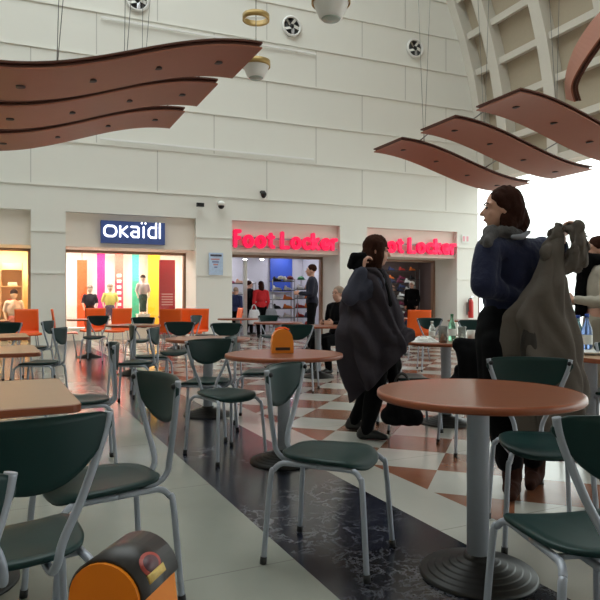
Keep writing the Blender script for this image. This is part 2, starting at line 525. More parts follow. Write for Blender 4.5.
# ---- round tables
def make_round(label):
    t = thing('round_table', label, 'table', group='round cafe tables')
    R_ = .400
    mb = MB(); mb.lathe([(0, .735), (R_-.012, .735), (R_-.003, .7332), (R_-.003, .711), (R_-.02, .707), (0, .707)], 72, smooth=False)
    tp = mb.build('tabletop', M['top'], t)
    MB().lathe([(R_-.006, .7355), (R_+.001, .733), (R_+.003, .725), (R_+.003, .713), (R_-.003, .7065), (R_-.02, .706), (R_-.02, .707), (R_-.006, .7355)], 72).build('edge_band', M['rim'], tp)
    MB().lathe([(0, .03), (.044, .03), (.044, .69), (.12, .697), (.12, .706), (0, .706)], 32).build('pole', M['pole'], t)
    prof = [(0, .085), (.055, .085), (.058, .07)]
    r = .06
    for k in range(6):
        z = .066-.0095*k
        prof += [(r, z), (r+.022, z-.001), (r+.026, z-.006)]
        r += .0285
    prof += [(.232, .006), (.232, 0), (0, 0)]
    MB().lathe(prof, 56).build('base', M['base'], t)
    return t
tproto = make_round('x')
TB = [(478, 2.51, 'nearest round wooden table, large in the right foreground'),
 (284, 4.27, 'round wooden table carrying the small orange dispenser'),
 (208, 6.0, 'round wooden table left of and behind the one with the orange dispenser'),
 (446, 5.59, 'round table cluttered with bottles and white paper, left of the woman in navy'),
 (133, 9.25, 'pale-looking round table in the far left seating, in front of the clothes shop'),
 (278, 10.3, 'round table below the shopper in red'),
 (318, 8.95, 'round table where the grey haired person sits'),
 (238, 12.4, 'round table below the wall poster, beside the shoe shop entrance'),
 (89, 12.0, 'round table nearest the clothes shop window, left of the poster'),
 (176, 14.2, 'round table in front of the orange seats below the red shop poster'),
 (400, 12.6, 'round table beside the orange chair in front of the right shoe shop'),
 (470, 11.4, 'round table below the fire extinguisher'),
 (-15, 11.0, 'round table by the warm lit left shop, cut by the photo edge')]
for i, (px, d, lb) in enumerate(TB):
    g = G(px, d)
    if i == 0: tproto.location = g; tproto['label'] = lb
    else: dup(tproto, g, .3*i, lb)
dup(tproto, (-.15, .29, 0), 0, 'round table at the camera, carrying the orange and black napkin dispenser')

# ---- rectangular tables
def make_rect(label, sx=.83, sy=.83):
    t = thing('rectangular_table', label, 'table', group='pale rectangular tables')
    mb = MB()
    def rr_(a, b, r, n=6):
        out = []
        for cx, cy, s0 in ((a-r, b-r, 0), (-a+r, b-r, 90), (-a+r, -b+r, 180), (a-r, -b+r, 270)):
            for k in range(n+1):
                an = math.radians(s0+90*k/n); out.append((cx+r*math.cos(an), cy+r*math.sin(an)))
        return out
    mb.prism(rr_(sx/2, sy/2, .04), .702, .73)
    tp = mb.build('tabletop', M['top2'], t)
    e = MB(); o1 = rr_(sx/2+.003, sy/2+.003, .042); o2 = rr_(sx/2-.004, sy/2-.004, .038); n = len(o1)
    vs = [(x, y, .7305) for x, y in o2]+[(x, y, .727) for x, y in o1]+[(x, y, .703) for x, y in o1]+[(x, y, .6995) for x, y in o2]
    e.add(vs, [(j*n+i, j*n+(i+1) % n, (j+1)*n+(i+1) % n, (j+1)*n+i) for j in range(3) for i in range(n)], False)
    e.build('edge_band', M['rim'], tp)
    MB().lathe([(0, .03), (.044, .03), (.044, .69), (.12, .692), (.12, .701), (0, .701)], 32).build('pole', M['pole'], t)
    prof = [(0, .085), (.055, .085), (.058, .07)]; r = .06
    for k in range(6):
        z = .066-.0095*k; prof += [(r, z), (r+.022, z-.001), (r+.026, z-.006)]; r += .0285
    prof += [(.232, .006), (.232, 0), (0, 0)]
    MB().lathe(prof, 56).build('base', M['base'], t)
    return t
def corner_place(t, cx, cy):           # near right corner
    a = math.radians(26.6); ex = Vector((math.cos(a), math.sin(a), 0)); ey = Vector((-math.sin(a), math.cos(a), 0))
    c = Vector((cx, cy, 0))-ex*.415+ey*.415
    return c, a
rt = make_rect('near pale rectangular table at the left edge')
c, a = corner_place(rt, -.775, 2.22); rt.location = c; rt.rotation_euler.z = a
for cx, cy, lb in ((-1.83, 4.42, 'middle pale rectangular table at the left edge'), (-2.7, 6.25, 'far pale rectangular table at the left edge, behind the middle one'),
                   (2.62, 4.25, 'pale table at right edge holding water bottles, in front of the person in stone jacket')):
    c, a = corner_place(rt, cx, cy); dup(rt, c, a, lb)

# ---- orange moulded chairs
def make_orange(label):
    t = thing('moulded_chair', label, 'chair', group='orange moulded chairs')
    mb = MB(); prof = [(.22, .42), (.20, .445), (.1, .45), (-.12, .44), (-.19, .46), (-.215, .52), (-.235, .7), (-.27, .92)]
    prof = smooth_path([(0, a, b) for a, b in prof], 4); nu = 10; vs = []; fs = []
    N = len(prof)
    for off in (0, 1):
        for j, p in enumerate(prof):
            tj = j/(N-1); hw = .23-.01*tj
            for i in range(nu+1):
                u = -1+2*i/nu
                y = p.y+(.03*u*u if p.z > .5 else 0); z = p.z+(.015*u*u if p.z < .5 else 0)
                vs.append((u*hw, y-(off*.014 if p.z > .48 else 0), z-(off*.014 if p.z <= .48 else 0)))
    S_ = N*(nu+1)
    for j in range(N-1):
        for i in range(nu):
            a = j*(nu+1)+i; fs.append((a, a+1, a+nu+2, a+nu+1)); fs.append((S_+a, S_+a+nu+1, S_+a+nu+2, S_+a+1))
    for j in range(N-1):
        for a in (j*(nu+1), j*(nu+1)+nu): fs.append((a, a+nu+1, S_+a+nu+1, S_+a))
    for i in range(nu):
        for a in (i, (N-1)*(nu+1)+i): fs.append((a, a+1, S_+a+1, S_+a))
    mb.add(vs, fs, True); mb.build('seat_shell', M['orange'], t)
    for sx in (-1, 1):
        for sy in (-1, 1):
            MB().tube([(sx*.20, sy*.2, 0), (sx*.15, sy*.13, .435)], .011, 8).build('leg', M['tube'], t)
    return t
og = make_orange('x')
OC = [(28, 12.2, -60, 'orange chair left of the grey column, by the warm lit shop'),
 (66, 12.3, 20, 'orange chair right of the left grey column'),
 (93, 13.7, -85, 'orange chair below the dark mannequin in the shop window'),
 (118, 13.5, -95, 'orange chair below the mannequin in yellow'),
 (172, 12.8, 95, 'large orange chair in front of the red shop poster'),
 (184, 13.3, -90, 'orange chair right of the red shop poster'),
 (195, 12.9, -100, 'rightmost orange chair in front of the clothes shop'),
 (230, 14.2, 200, 'small orange chair beside the entrance of the left shoe shop'),
 (416, 11.7, 95, 'orange chair in front of the man in the right shoe shop'),
 (481, 12.6, 150, 'small orange chair near the fire extinguisher')]
for i, (px, d, dg, lb) in enumerate(OC):
    g = G(px, d); rz = math.radians(dg)-PI/2
    if i == 0: og.location = g; og.rotation_euler.z = rz; og['label'] = lb
    else: dup(og, g, rz, lb)

# ---- orange napkin dispensers
TZ_ = .7355
def arch(w, h, n=14):
    pts = [(-w/2, 0), (w/2, 0)]; r = w/2*.92
    pts += [(w/2, h*.45)]
    for k in range(n+1):
        an = PI*k/n; pts.append((r*math.cos(an), h-r*.95+r*.95*math.sin(an)))
    pts += [(-w/2, h*.45)]
    return pts
def make_disp(label, wide=.135, h=.165, L=.135, detail=True):
    ks = wide/.135
    t = thing('napkin_dispenser', label, 'dispenser', group='orange napkin dispensers')
    a = arch(wide, h)
    fn = lambda v: Vector((v.x, v.z, v.y))
    MB().prism(a, -L/2, L/2, fn).build('body', mat('dispenser_orange', (238, 138, 26), .35, var=.03), t)
    if detail:
        # black wrap over the crown, running front to back
        r = wide/2*.92+.003; prof = []
        mb = MB(); vs = []; n = 16
        for (yy) in (-L/2+.004, L/2+.003):
            for rr2 in (r, r-.004):
                for k in range(n+1):
                    an = PI*(.02+.96*k/n); vs.append((rr2*math.cos(an), yy, h-wide/2*.92*.95+rr2*.96*math.sin(an)))
        m = n+1; fs = []
        for i in range(n):
            fs += [(i, i+1, 2*m+i+1, 2*m+i), (m+i, 3*m+i, 3*m+i+1, m+i+1), (i, m+i, m+i+1, i+1), (2*m+i, 2*m+i+1, 3*m+i+1, 3*m+i)]
        mb.add(vs, fs, True); mb.build('cover', mat('dispenser_black', (34, 30, 30), .4), t)
        def on(u, y, lift): # point on cover: u angle deg from +x
            an = math.radians(u); rr3 = r+lift
            return (rr3*math.cos(an), y, h-wide/2*.92*.95+rr3*.96*math.sin(an))
        def patch(name, m, cu, cy, ru, ry, lift, box=False, n=24):
            mb = MB(); vs = [on(cu, cy, lift)]
            for k in range(n):
                a2 = 2*PI*k/n; x, y = math.cos(a2), math.sin(a2)
                if box: s_ = 1/max(abs(x), abs(y)); x *= s_; y *= s_
                vs.append(on(cu+x*ru, cy+y*ry, lift))
            vs += [on(cu, cy, lift-.003)]+[tuple(Vector(v)-(Vector(v)-Vector((0, v[1], h-.06))).normalized()*.002) for v in vs[1:]]
            fs = [(0, 1+k, 1+(k+1) % n) for k in range(n)]+[(1+k, 1+(k+1) % n, n+2+(k+1) % n, n+2+k) for k in range(n)]
            mb.add(vs, fs, True); return mb.build(name, m, t)
        patch('round_emblem', mat('emblem_red', (170, 66, 56), .5), 40, -.003, 17, .017, .0008)
        patch('emblem_centre', mat('emblem_dark', (84, 50, 60), .5, var=.4, scale=160), 40, -.003, 12, .012, .0014)
        patch('emblem_banner', mat('emblem_gold', (206, 176, 96), .5, var=.3, scale=200), 24, -.003, 6, .016, .0018, True)
        # white oval on the side
        mb = MB(); mb.lathe([(0, 0), (.026, 0), (.026, .0015), (0, .0015)], 32, fn=lambda v: Vector((wide/2+v.z, v.x*1.1, .036+v.y)))
        mb.build('side_oval', M['white'], t)
    return t
dp = make_disp('orange and black napkin dispenser with a round emblem, at the bottom left edge', .080, .116, .076)
dp.location = (-.176, .625, .7355); dp.rotation_euler.z = math.radians(-14)
d2 = make_disp('small orange dispenser standing on the round table in the middle', .15, .165, .10, False)
d2.location = G(282, 4.33, TZ_); d2.rotation_euler.z = math.radians(8)
MB().tube([(-.05, 0, .158), (-.02, 0, .172), (.02, 0, .172), (.05, 0, .158)], .006, 8).build('handle', M['orange'], d2)
MB().box(-.05, .05, -.0535, -.049, .02, .04).build('slot', M['slot'], d2)

# ---- things on the cluttered table
def bottle(label, h, r, col, cap, alpha=.5):
    t = thing('bottle', label, 'bottle', group='bottles on the tables')
    MB().lathe([(0, 0), (r*.9, 0), (r, .01), (r, h*.55), (r*.85, h*.65), (r*.4, h*.8), (r*.36, h*.93), (0, h*.93)], 20).build('body', glassm(col), t)
    MB().lathe([(0, h*.92), (r*.42, h*.92), (r*.42, h), (0, h)], 14).build('cap', cap, t)
    MB().lathe([(r*1.01, h*.2), (r*1.015, h*.21), (r*1.015, h*.44), (r*1.01, h*.45)], 20).build('label_band', M['white'], t)
    return t
def glassm(c):
    k = 'gl%d_%d_%d' % c
    if k in MATS: return MATS[k]
    m = mat(k, c, .1, var=.02); b_ = m.node_tree.nodes['Principled BSDF']
    b_.inputs['Transmission Weight'].default_value = .75; b_.inputs['IOR'].default_value = 1.3
    return m
TZ = .736
b1 = bottle('green bottle standing on the cluttered round table', .24, .034, (150, 205, 175), mat('cap_green', (40, 120, 80), .5)); b1.location = G(452, 5.55, TZ)
b2 = bottle('clear bottle at the left of the green bottle on the cluttered table', .17, .03, (215, 225, 220), M['white']); b2.location = G(432, 5.75, TZ)
b3 = bottle('water bottle with green tint, leftmost on the right edge table', .26, .036, (150, 205, 215), mat('cap_blue', (50, 90, 190), .5)); b3.location = G(578, 4.5, .731)
b4 = bottle('water bottle with blue tint, right one on the right edge table', .27, .036, (140, 170, 225), MATS['cap_blue']); b4.location = G(587, 4.45, .731)
def cup(name, label, r0, r1, h, m, loc, cat='cup', liquid=None):
    t = thing(name, label, cat, loc)
    MB().lathe([(0, 0), (r0, 0), (r1, h), (r1-.003, h), (r0-.003, .004), (0, .004)], 24).build('body', m, t)
    if liquid: MB().lathe([(0, .005), (r0-.004, .005), (r1-.006, h*.82), (0, h*.82)], 24).build('drink', liquid, t)
    return t
cup('drinking_glass', 'glass of orange juice on the cluttered round table', .036, .042, .14, glassm((225, 230, 225)), G(443, 5.38, TZ), 'glass', mat('juice', (232, 160, 90), .4))
cup('drinking_glass', 'empty tall glass right of the green bottle on the cluttered table', .03, .036, .13, glassm((224, 231, 225)), G(462, 5.5, TZ), 'glass')
cup('paper_cup', 'white paper cup at the right of the cluttered table', .03, .038, .09, M['white'], G(471, 5.7, TZ), 'cup')
def plate(label, loc, r=.11):
    t = tag(MB().lathe([(0, .002), (r*.6, .002), (r, .018), (r, .022), (r*.58, .008), (0, .008)], 40).build('plate', M['shade']), label, 'plate', 'white plates'); t.location = loc
    return t
plate('white plate at the right of the cluttered round table', G(466, 5.38, TZ))
plate('white plate on the pale table at the right edge', G(590, 4.25, .731), .12)
plate('white plate at the back of the cluttered table, behind the juice', G(455, 5.85, TZ), .09)
def crumple(name, label, cat, loc, r, h, seed):
    mb = MB(); n = 26; vs = []; fs = []
    for j in range(7):
        for i in range(n):
            a = 2*PI*i/n; rr4 = r*(1-j/7)*(1+.25*noise.noise((math.cos(a)*2+seed, math.sin(a)*2, j*.4)))
            z = h*(1-(1-j/6.5)**2)*(.6+.7*abs(noise.noise((math.cos(a)*3, math.sin(a)*3+seed, j))))
            vs.append((rr4*math.cos(a)*1.5, rr4*math.sin(a), max(0, z)))
    for j in range(6):
        for i in range(n): fs.append((j*n+i, j*n+(i+1) % n, (j+1)*n+(i+1) % n, (j+1)*n+i))
    fs.append(tuple(range(n))[::-1]); fs.append(tuple(6*n+i for i in range(n)))
    mb.add(vs, fs, False); o = mb.build(name, M['white']); o.location = loc
    return tag(o, label, cat)
crumple('paper_napkin', 'crumpled white paper napkin at the left of the cluttered table', 'napkin', G(424, 5.45, TZ), .09, .06, 1)
crumple('paper_napkin', 'crumpled white napkin on the table beside the water bottles', 'napkin', G(598, 4.42, .731), .06, .05, 4)
# ---- coats and bags on the chairs at the cluttered table
def handbag(label, loc, sx, sz, rz=0, m=None):
    t = thing('handbag', label, 'bag', loc, rz)
    mb = MB(); mb.chain([(-sx*.4, 0, sz*.2), (sx*.4, 0, sz*.2)], [.07, .07]); mb.chain([(-sx*.3, 0, sz*.75), (sx*.3, 0, sz*.75)], [.045, .045]); mb.ell((0, 0, sz*.45), (sx*.5, .085, sz*.5))
    blob('bag_body', mb, m or M['blackc'], .012, t, folds=.006)
    for y in (-.03, .03): MB().tube(smooth_path([(-sx*.25, y, sz*.85), (-sx*.2, y, sz*1.3), (0, y, sz*1.5), (sx*.2, y, sz*1.3), (sx*.25, y, sz*.85)]), .008, 8).build('handle', M['black'], t)
    return t
handbag('black handbag with tall loop handles on the chair in front of the cluttered table', (1.25, 4.62, .44), .26, .20, .3)
# coat draped over ch7
mb = MB(); mb.chain([(.58, 5.0, .80), (.60, 5.35, .80)], [.05, .05]); mb.chain([(.55, 4.98, .72), (.52, 5.05, .42)], [.06, .05]); mb.chain([(.55, 5.33, .72), (.55, 5.3, .36)], [.06, .05])
mb.ell((.55, 5.17, .6), (.05, .2, .24)); mb.ell((.70, 5.12, .55), (.1, .18, .1)); mb.chain([(.65, 4.98, .78), (.7, 4.93, .4)], [.05, .045])
cc = blob('draped_coat', mb, M['blackc'], .014, None, Vector((.6, 5.1, .3)), folds=.012); cc.location += Vector((.07, .2, 0))
tag(cc, 'black coat draped over the chair left of the cluttered table', 'coat')
b5 = handbag('black shoulder bag seen under the left rim of the nearest round table', (.77, 4.72, .17), .24, .25, -.2)

mb = MB(); mb.chain([(1.10, 4.34, .79), (1.44, 4.34, .79)], [.045, .045]); mb.chain([(1.12, 4.30, .74), (1.14, 4.28, .42)], [.05, .045]); mb.chain([(1.36, 4.30, .74), (1.34, 4.27, .36)], [.06, .05]); mb.ell((1.26, 4.29, .6), (.17, .04, .2))
cc = blob('draped_coat', mb, M['blackc'], .014, None, Vector((1.26, 4.3, .3)), folds=.012)
tag(cc, 'black coat draped over the chair in front of the cluttered table', 'coat')
# ================================================================== WAVE PANELS
DW = Vector((math.cos(rad(24.8)), math.sin(rad(24.8)), 0)); DQ = Vector((-DW.y, DW.x, 0))
def wave(label, near, width, length, sgn, h0, amp, half, group, nslot=4, t0=0., rods=True, cables=((.3,), (.75,))):
    near = Vector((near[0], near[1], 0))
    t = thing('ceiling_wave_panel', label, 'ceiling panel', near, 0, group)
    def hz(s): return H+h0-.08+amp*math.cos(PI*(s+t0)/half)
    def pt(s, q, dz=0): v = DW*(sgn*s)+DQ*q; return Vector((v.x, v.y, hz(s)+dz))
    def slab(s0, s1, q0, q1, z0, z1, n=48):
        mb = MB(); vs = []; fs = []
        for i in range(n+1):
            s = s0+(s1-s0)*i/n
            vs += [pt(s, q0, z0), pt(s, q1, z0), pt(s, q1, z1), pt(s, q0, z1)]
        for i in range(n):
            for k in range(4): fs.append((i*4+k, i*4+(k+1) % 4, (i+1)*4+(k+1) % 4, (i+1)*4+k))
        fs += [(0,1,2,3), (n*4+3, n*4+2, n*4+1, n*4)]
        mb.add(vs, fs, False); return mb
    slab(0, length, 0, width, 0, .018).build('lower_board', M['wave'], t)
    slab(.02, length-.02, .05, width-.05, .018, .06).build('core', M['waved'], t)
    slab(0, length, -.01, width+.01, .06, .085).build('upper_board', M['waved'], t)
    for k in range(nslot):
        s = length*(k+.5)/nslot; c_ = pt(s, width*.52, -.004)
        mb = MB(); mb.lathe([(0, 0), (.07, 0), (.07, .012), (0, .012)], 16, fn=lambda v: c_+v)
        mb.build('downlight', M['slot'], t)
    if rods:
        for f_ in (.12, .62):
            s = length*f_
            MB().tube([pt(s, width-.05, .07), pt(s, width+.25, .16), pt(s, width+.62, .07)], .012, 6).build('bracket', M['wire'], t)
    for f_ in cables:
        for s_off in f_:
            s = length*s_off
            a = pt(s, width*.4, .08); b = a+Vector((.35, .5, 6.5)); c2 = a+Vector((-.1, .7, 6.5))
            MB().tube([a, b], .005, 5).build('cable', M['wire'], t); MB().tube([a, c2], .005, 5).build('cable', M['wire'], t)
    return t
k_ = 1.1
LG = 'wavy wooden ceiling panels on the left'; RG = 'wavy wooden ceiling panels on the right'
wave('nearest and longest wavy wood panel of the left group', (-.44*k_, 7.3*k_), 1.2, 3.25, -1, 2.68*k_, .33*k_, 3.2, LG, cables=((.75,),))
wave('middle wavy wood panel of the left group', (-1.12*k_, 8.52*k_), 1.17, 3.25, -1, 2.68*k_, .33*k_, 3.2, LG, cables=((.4,),))
wave('farthest and lowest looking wavy wood panel of the left group', (-1.8*k_, 9.77*k_), 1.14, 3.25, -1, 2.68*k_, .33*k_, 3.2, LG, rods=False, cables=((.2,),))
wave('nearest and topmost wavy wood panel of the right group', (3.53, 10.02), 1.04, 3.54, 1, 3.09, .31, 3.5, RG, cables=((.35,),))
wave('middle wavy wood panel of the right group', (2.85, 11.49), 1.06, 3.54, 1, 3.09, .31, 3.5, RG, cables=((.3,),))
wave('lowest wavy wood panel of the right group, above the woman in navy', (2.128, 13.04), 1.12, 3.54, 1, 3.09, .31, 3.5, RG, rods=False, cables=((.25,),))
# steep panel end at top right
L = [P(566, 99, 7.6), P(565, 78, 7.55), P(572, 53, 7.45), P(585, 30, 7.3), P(603, 8, 7.1), P(632, -22, 6.9), P(665, -50, 6.7)]
Rr = [P(574, 102, 6.9), P(571, 86, 6.85), P(580, 66, 6.75), P(600, 37, 6.6), P(622, 10, 6.4), P(655, -22, 6.2), P(690, -52, 6.0)]
L = smooth_path(L, 6); Rr = smooth_path(Rr, 6)
base_ = Vector((L[0].x, L[0].y, 0))
t = thing('ceiling_wave_panel', 'steeply curving wavy wood panel end in the top right corner', 'ceiling panel', base_, 0, RG)
def ribbon(off0, off1, name, m, ins=0.):
    mb = MB(); vs = []; fs = []; n = len(L)
    for i in range(n):
        a, b_ = L[i]-base_, Rr[i]-base_
        tn = (L[min(i+1, n-1)]-L[max(i-1, 0)]).normalized(); w_ = (b_-a).normalized(); nn = tn.cross(w_).normalized()
        a2 = a+w_*ins; b2 = b_-w_*ins
        vs += [a2+nn*off0, b2+nn*off0, b2+nn*off1, a2+nn*off1]
    for i in range(n-1):
        for k in range(4): fs.append((i*4+k, i*4+(k+1) % 4, (i+1)*4+(k+1) % 4, (i+1)*4+k))
    fs += [(0,1,2,3), (n*4-1, n*4-2, n*4-3, n*4-4)]
    mb.add(vs, fs, False); mb.build(name, m, t)
ribbon(0, .018, 'lower_board', M['wave']); ribbon(.018, .05, 'core', M['waved'], .03); ribbon(.05, .075, 'upper_board', M['waved'])

# ================================================================== PENDANTS, FANS, CAMERAS
def pendant(label, c, s, hoop=None):
    t = thing('pendant_lamp', label, 'ceiling lamp', c, group='white and brass pendant lamps')
    MB().lathe([(.24*s, .10*s), (.25*s, .10*s), (.25*s, -.0*s), (.235*s, -.0*s), (.235*s, .10*s), (.24*s, .10*s)], 40).build('brass_ring', M['gold'], t)
    MB().lathe([(.0, .13*s), (.2*s, .12*s), (.236*s, .05*s), (.225*s, 0), (.15*s, -.17*s), (.13*s, -.19*s), (.0, -.19*s)], 40).build('glass_shade', M['shade'], t)
    MB().lathe([(0, -.188*s), (.125*s, -.188*s), (.11*s, -.205*s), (0, -.21*s)], 32).build('lens', M['lens'], t)
    MB().lathe([(0, .12*s), (.06*s, .12*s), (.05*s, .22*s), (0, .24*s)], 20).build('lamp_holder', M['white'], t)
    MB().tube([(0, 0, .2*s), (0, 0, 8)], .006, 6).build('cable', M['wire'], t)
    if hoop:
        MB().lathe([(.21*s, hoop-.04), (.235*s, hoop-.04), (.235*s, hoop+.05), (.21*s, hoop+.05), (.21*s, hoop-.04)], 40).build('brass_hoop', M['gold'], t)
        MB().box(-.22*s, .22*s, -.008, .008, hoop, hoop+.012).build('hoop_bar', M['white'], t)
    return t
c = P(256, 67, 10.0); pendant('small white and brass pendant lamp with a brass hoop above, near the left panels', c, .92, .78)
c = P(331, 4, 7.6); pendant('large white and brass pendant lamp cut by the top edge', c, .95)
def fan(s, z, label):
    c = W(s, -.03, z); t = thing('wall_fan', label, 'wall fan', c, TH, 'round fans high on the wall')
    fn = lambda v: Vector((v.x, v.z, v.y))   # axis to -q
    MB().lathe([(.235, 0), (.29, 0), (.29, -.05), (.25, -.07), (.235, -.05), (.235, 0)], 36, fn=fn).build('rim', M['shade'], t)
    MB().lathe([(0, 0), (.235, 0), (.235, -.012), (0, -.012)], 36, fn=fn).build('back_disc', M['black'], t)
    MB().lathe([(0, -.01), (.07, -.01), (.06, -.05), (0, -.06)], 24, fn=fn).build('hub', M['black'], t)
    for k in range(5):
        a = 2*PI*k/5; r_ = Matrix.Rotation(a, 3, 'Y')
        mb = MB(); mb.add([r_ @ Vector(p) for p in ((.05, -.02, -.02), (.21, -.02, -.08), (.225, -.045, .0), (.06, -.045, .05), (.05, -.024, -.02), (.21, -.024, -.08), (.225, -.049, .0), (.06, -.049, .05))],
                         [(0,1,2,3), (7,6,5,4), (0,4,5,1), (1,5,6,2), (2,6,7,3), (3,7,4,0)])
        mb.build('blade', M['chrome'] if k % 2 else M['white'], t)
    return t
def s_of(px): k = (px-300)/F; return D0*k/(CT-ST*k)
def zw(px, y): return H+(300-y)*(D0+ST*s_of(px))/F
for px, y, lb in ((137, 1, 'round wall fan at the top left, cut by the top edge'), (291, 27, 'round wall fan right of the brass hoop'), (414, 49, 'round wall fan beside the vault, rightmost of the fans')):
    fan(s_of(px), zw(px, y), lb)
# dome and box cameras
def dome(px, y, label, col=M['white'], r=.1):
    c = W(s_of(px), -.06, zw(px, y)); t = thing('security_camera', label, 'security camera', c, TH, 'security cameras')
    MB().box(-.05, .05, -.12, .02, .06, .12).build('bracket', col, t)
    MB().lathe([(0, .1), (r*.5, .1), (r, .04), (r, -.02), (0, -.02)], 24, c=(0, -.15, 0)).build('housing', col, t)
    MB().ell((0, -.15, -.02), (r*.85, r*.85, r*.9)).build('lens_dome', M['black'], t)
dome(219, 206, 'white dome camera on the wall between the clothes shop and the shoe shop')
dome(261, 196, 'small black dome lamp camera above the left shoe shop sign', M['black'], .08)
c = W(s_of(198), -.06, zw(198, 206)); t = thing('security_camera', 'small black box camera pointing left, beside the white dome camera', 'security camera', c, TH, 'security cameras')
MB().box(-.09, .1, -.2, -.12, -.05, .05).build('housing', M['black'], t); MB().box(-.02, .02, -.13, .02, -.02, .02).build('bracket', M['black'], t)

# poster on the column
s0, s1 = s_of(208.5), s_of(222.5); z0, z1 = zw(215, 275), zw(215, 253)
def wthing(name, label, cat, s, q, z, group=None): return thing(name, label, cat, W(s, q, z), TH, group)
t = wthing('wall_poster', 'pale blue notice poster on the column between the two shops', 'poster', (s0+s1)/2, -.035, z0)
hw = (s1-s0)/2; hh = z1-z0
MB().box(-hw, hw, -.012, 0, 0, hh).build('sheet', mat('poster_blue', (186, 206, 236), .6, var=.25, scale=14), t)
MB().box(-hw*.8, hw*.8, -.016, -.012, hh*.84, hh*.93).build('heading', mat('poster_dark', (70, 66, 84), .6), t)
for k in range(4): MB().box(-hw*.7+k*.03, hw*.5-k*.02, -.016, -.012, hh*(.68-.12*k), hh*(.74-.12*k)).build('printed_band', mat('poster_mid', (120, 130, 176), .6) if k % 2 else mat('poster_red', (200, 140, 140), .6), t)
# small pink outlined notice and extinguisher
t = wthing('wall_notice', 'small white notice with pink outline above the fire extinguisher', 'sign', s_of(465), -.02, zw(465, 243))
MB().box(-.14, .14, -.012, 0, 0, .26).build('sheet', M['white'], t)
for b_ in ((-.11, -.03), (.03, .11)): MB().box(b_[0], b_[1], -.016, -.012, .05, .21).build('pink_mark', mat('notice_pink', (232, 170, 180), .6), t)
t = wthing('fire_extinguisher', 'red fire extinguisher hung on the right column', 'fire extinguisher', s_of(468), -.14, zw(468, 316)-.06)
MB().lathe([(0, 0), (.075, 0), (.085, .02), (.085, .5), (.05, .58), (.03, .6), (0, .6)], 24).build('cylinder', mat('ext_red', (186, 40, 36), .35), t)
MB().lathe([(0, .6), (.03, .6), (.035, .66), (0, .67)], 16).build('valve', M['chrome'], t)
MB().box(-.01, .1, -.02, .02, .66, .70).build('lever', M['chrome'], t)
MB().tube(smooth_path([(.02, -.02, .63), (-.1, -.03, .6), (-.12, -.03, .4), (-.1, -.03, .2)]), .014, 8).build('hose', M['black'], t)
MB().box(-.06, .06, .085, .14, .1, .5).build('wall_bracket', M['steel'], t)

# ================================================================== SIGNS
def arcp(cx, cy, rx, ry, a0, a1, n=14): return [(cx+rx*math.cos(rad(a0+(a1-a0)*k/n)), cy+ry*math.sin(rad(a0+(a1-a0)*k/n))) for k in range(n+1)]
def rrect(x0, x1, y0, y1, r, n=5):
    out = []
    for cx, cy, s0 in ((x1-r, y1-r, 0), (x0+r, y1-r, 90), (x0+r, y0+r, 180), (x1-r, y0+r, 270)): out += arcp(cx, cy, r, r, s0, s0+90, n)
    return out+[out[0]]
def strokes(mb, polys, w, d0, d1, ox, oz, sc, rnd=True):
    """each stroke a flat-faced bar with round ends, standing off the board"""
    for pl in polys:
        pl = [(ox+x*sc, oz+y*sc) for x, y in pl]
        for (x, z) in pl:
            n = 12; poly = [(x+w/2*math.cos(2*PI*k/n), z+w/2*math.sin(2*PI*k/n)) for k in range(n)]
            mb.prism(poly, d0, d1, lambda v: Vector((v.x, v.z, v.y)))
        for a, b_ in zip(pl[:-1], pl[1:]):
            dx, dz = b_[0]-a[0], b_[1]-a[1]; l = math.hypot(dx, dz)
            if l < 1e-6: continue
            nx, nz_ = -dz/l*w/2, dx/l*w/2
            mb.prism([(a[0]+nx, a[1]+nz_), (a[0]-nx, a[1]-nz_), (b_[0]-nx, b_[1]-nz_), (b_[0]+nx, b_[1]+nz_)], d0, d1, lambda v: Vector((v.x, v.z, v.y)))
# blue shop sign
s0, s1 = s_of(101), s_of(165); zb = 2.53; zt = 3.09
t = wthing('shop_sign', 'blue rectangular shop sign with white letters over the clothes shop', 'sign', s0, .14, zb)
Wd = s1-s0; Hh = zt-zb
MB().box(0, Wd, -.14, 0, 0, Hh).build('panel', M['signblue'], t)
xh = .255; z_ = .17
OK = {
 'O': ([rrect(0, .34, 0, xh, .11)], .34), 'K': ([[(0, 0), (0, xh)], [(.03, xh/2), (.2, xh)], [(.03, xh/2), (.21, 0)]], .21),
 'a': ([[(.0, xh), (.17, xh), (.21, xh*.86), (.21, 0), (.06, 0), (0, .05), (.0, .09), (.05, .13), (.21, .13)]], .21),
 'i': ([[(0, 0), (0, xh)]], .0), 'd': ([[(.22, xh*1.42), (.22, 0), (.07, 0), (0, .06), (0, xh-.06), (.07, xh), (.22, xh)]], .22)}
x = .09; wd = .048
for ch in 'OKaïdi':
    mb = MB()
    key = 'i' if ch == 'ï' else ch
    if ch == 'ï': x += .035
    pl, adv = OK[key]
    strokes(mb, pl, wd, -.165, -.14, x, z_, 1.0)
    if ch == 'ï':
        strokes(mb, [[(-.055, xh+.10), (-.055, xh+.101)], [(.055, xh+.10), (.055, xh+.101)]], wd*.95, -.165, -.14, x, z_, 1.0); x += .035
    if ch == 'i' : strokes(mb, [[(0, xh), (0, xh*1.42)]], wd, -.165, -.14, x, z_, 1.0)
    mb.build('letter', M['signwhite'], t)
    x += adv+.115
for l_ in t.children:
    if l_.name.startswith('letter'): l_.scale.x = (Wd-.11)/(x-.115+.03)
print('okaidi', x, Wd)

